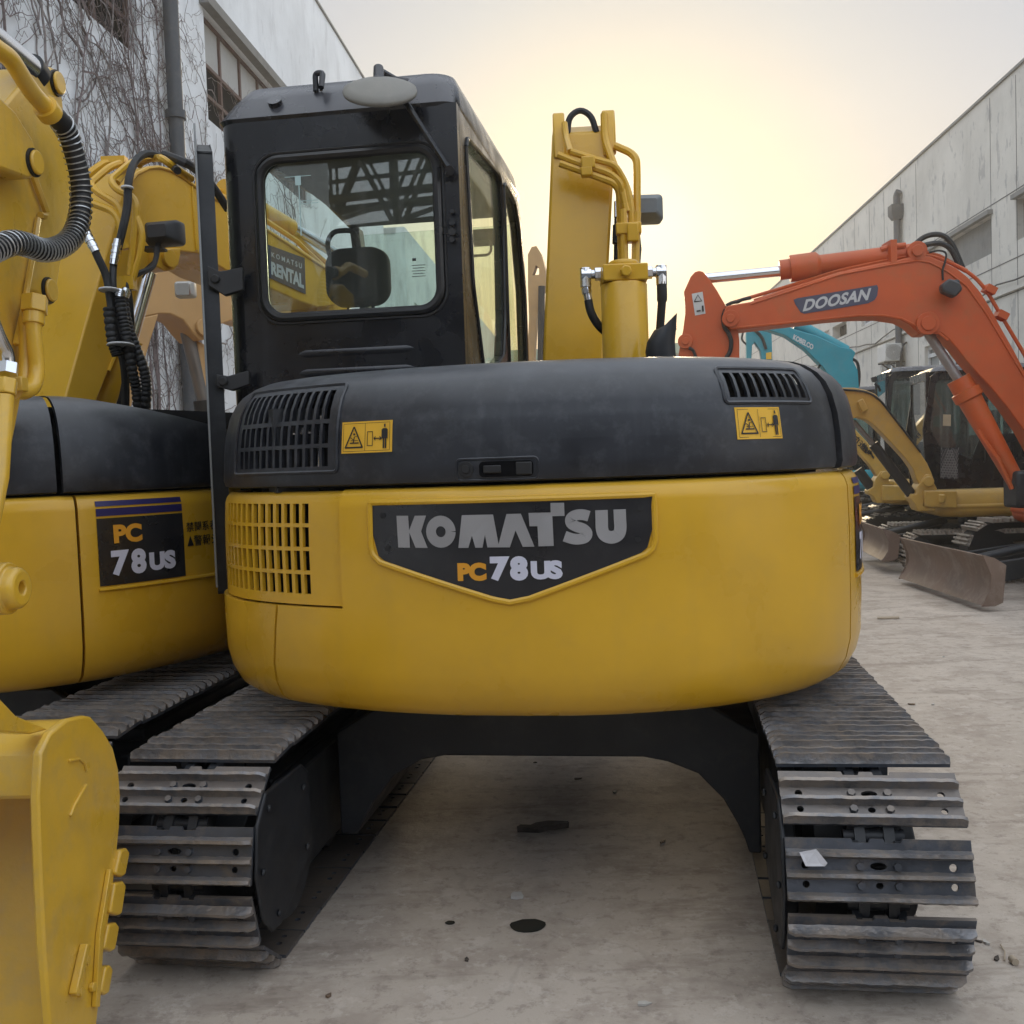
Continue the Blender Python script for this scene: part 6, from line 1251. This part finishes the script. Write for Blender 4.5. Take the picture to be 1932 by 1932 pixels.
LEAFL = ['dark leaf right of the right track top, mid yard', 'pale scrap right of the yellow counterweight corner', 'black splinter beside the upper shoes of the right track', 'brown leaf just right of the right track middle', 'pale chip right of the torn paper on the right track', 'black bark crumb beside the lower right track', 'brown leaf close to the outer shoes of the right track', 'pale chip in the far right yard below the brown blade',
         'black crumb lying under the right track frame', 'brown leaf under the right track edge', 'pale straw lying near the lower right corner', 'black crumb beside the thin pale twig', 'brown leaf scrap in the right yard, left of a pale one', 'pale leaf scrap in the right yard, right of a brown one', 'black sliver above the pale straw at lower right', 'brown leaf at the bottom edge near the bucket',
         'pale chip at the bottom edge below the rubber cap', 'black sliver left below the round rubber cap', 'brown leaf beyond the torn bark under the machine', 'pale chip beyond the torn bark, right side', 'black sliver at the far ground under the frame beam', 'brown leaf on the ground right of the bark piece']
for i, (u, v) in enumerate(leafs):
    s = rn.uniform(.008, .018); k = rn.uniform(.25, .6)
    litter('leaf_scrap', LEAFL[i], 'leaf', u, v, [(-s, -s * k), (0, -s * k * 1.3), (s * 1.2, 0), (s * .3, s * k), (-s * .8, s * k * .6)], .006, (M_leaf, M_chip, M_bark)[i % 3], rn.uniform(0, 3.1), 'leaf scraps strewn over the yard')
c = MB(); q = at_z(1896, 1802, 0); c.tube([q + Vector((-.02, -.04, .006)), q + Vector((0, 0, .010)), q + Vector((.012, .05, .006))], .0022, 5); q2 = q + Vector((.0, -.05, .01)); c.cyl(q2 - Vector((0, .012, 0)), q2 + Vector((0, .012, 0)), .010, n=10); tag(c.build('twig', M_card), 'thin pale twig with a round stub at the lower right of the yard', 'twig')
c = MB(); P_ = [at_depth(u, v, d) for u, v, d in ((1508, 1608, 2.505), (1540, 1602, 2.5), (1561, 1628, 2.49), (1556, 1634, 2.49), (1520, 1634, 2.49))]; c.prism(P_, (0, -.0015, 0)); tag(c.build('paper_scrap', mat('torn_paper', (.55, .54, .56), .7, dust=.4, dustcol=(.3, .27, .25), scale=20)), 'torn white paper scrap stuck to a shoe of the right track', 'paper')
# ---------------------------------------------------------------- hazy evening air
hz_ = MB(); hz_.box((0, 60, 9), (420, 330, 20)); ho = tag(hz_.build('haze', bpy.data.materials.new('haze')), kind='stuff')
hm = ho.data.materials[0]; hm.use_nodes = True; HN = hm.node_tree.nodes; HN.remove(HN['Principled BSDF']); pv = HN.new('ShaderNodeVolumePrincipled'); pv.inputs['Color'].default_value = (.95, .93, .90, 1); pv.inputs['Density'].default_value = .0036; pv.inputs['Anisotropy'].default_value = .55
hm.node_tree.links.new(pv.outputs[0], HN['Material Output'].inputs['Volume'])
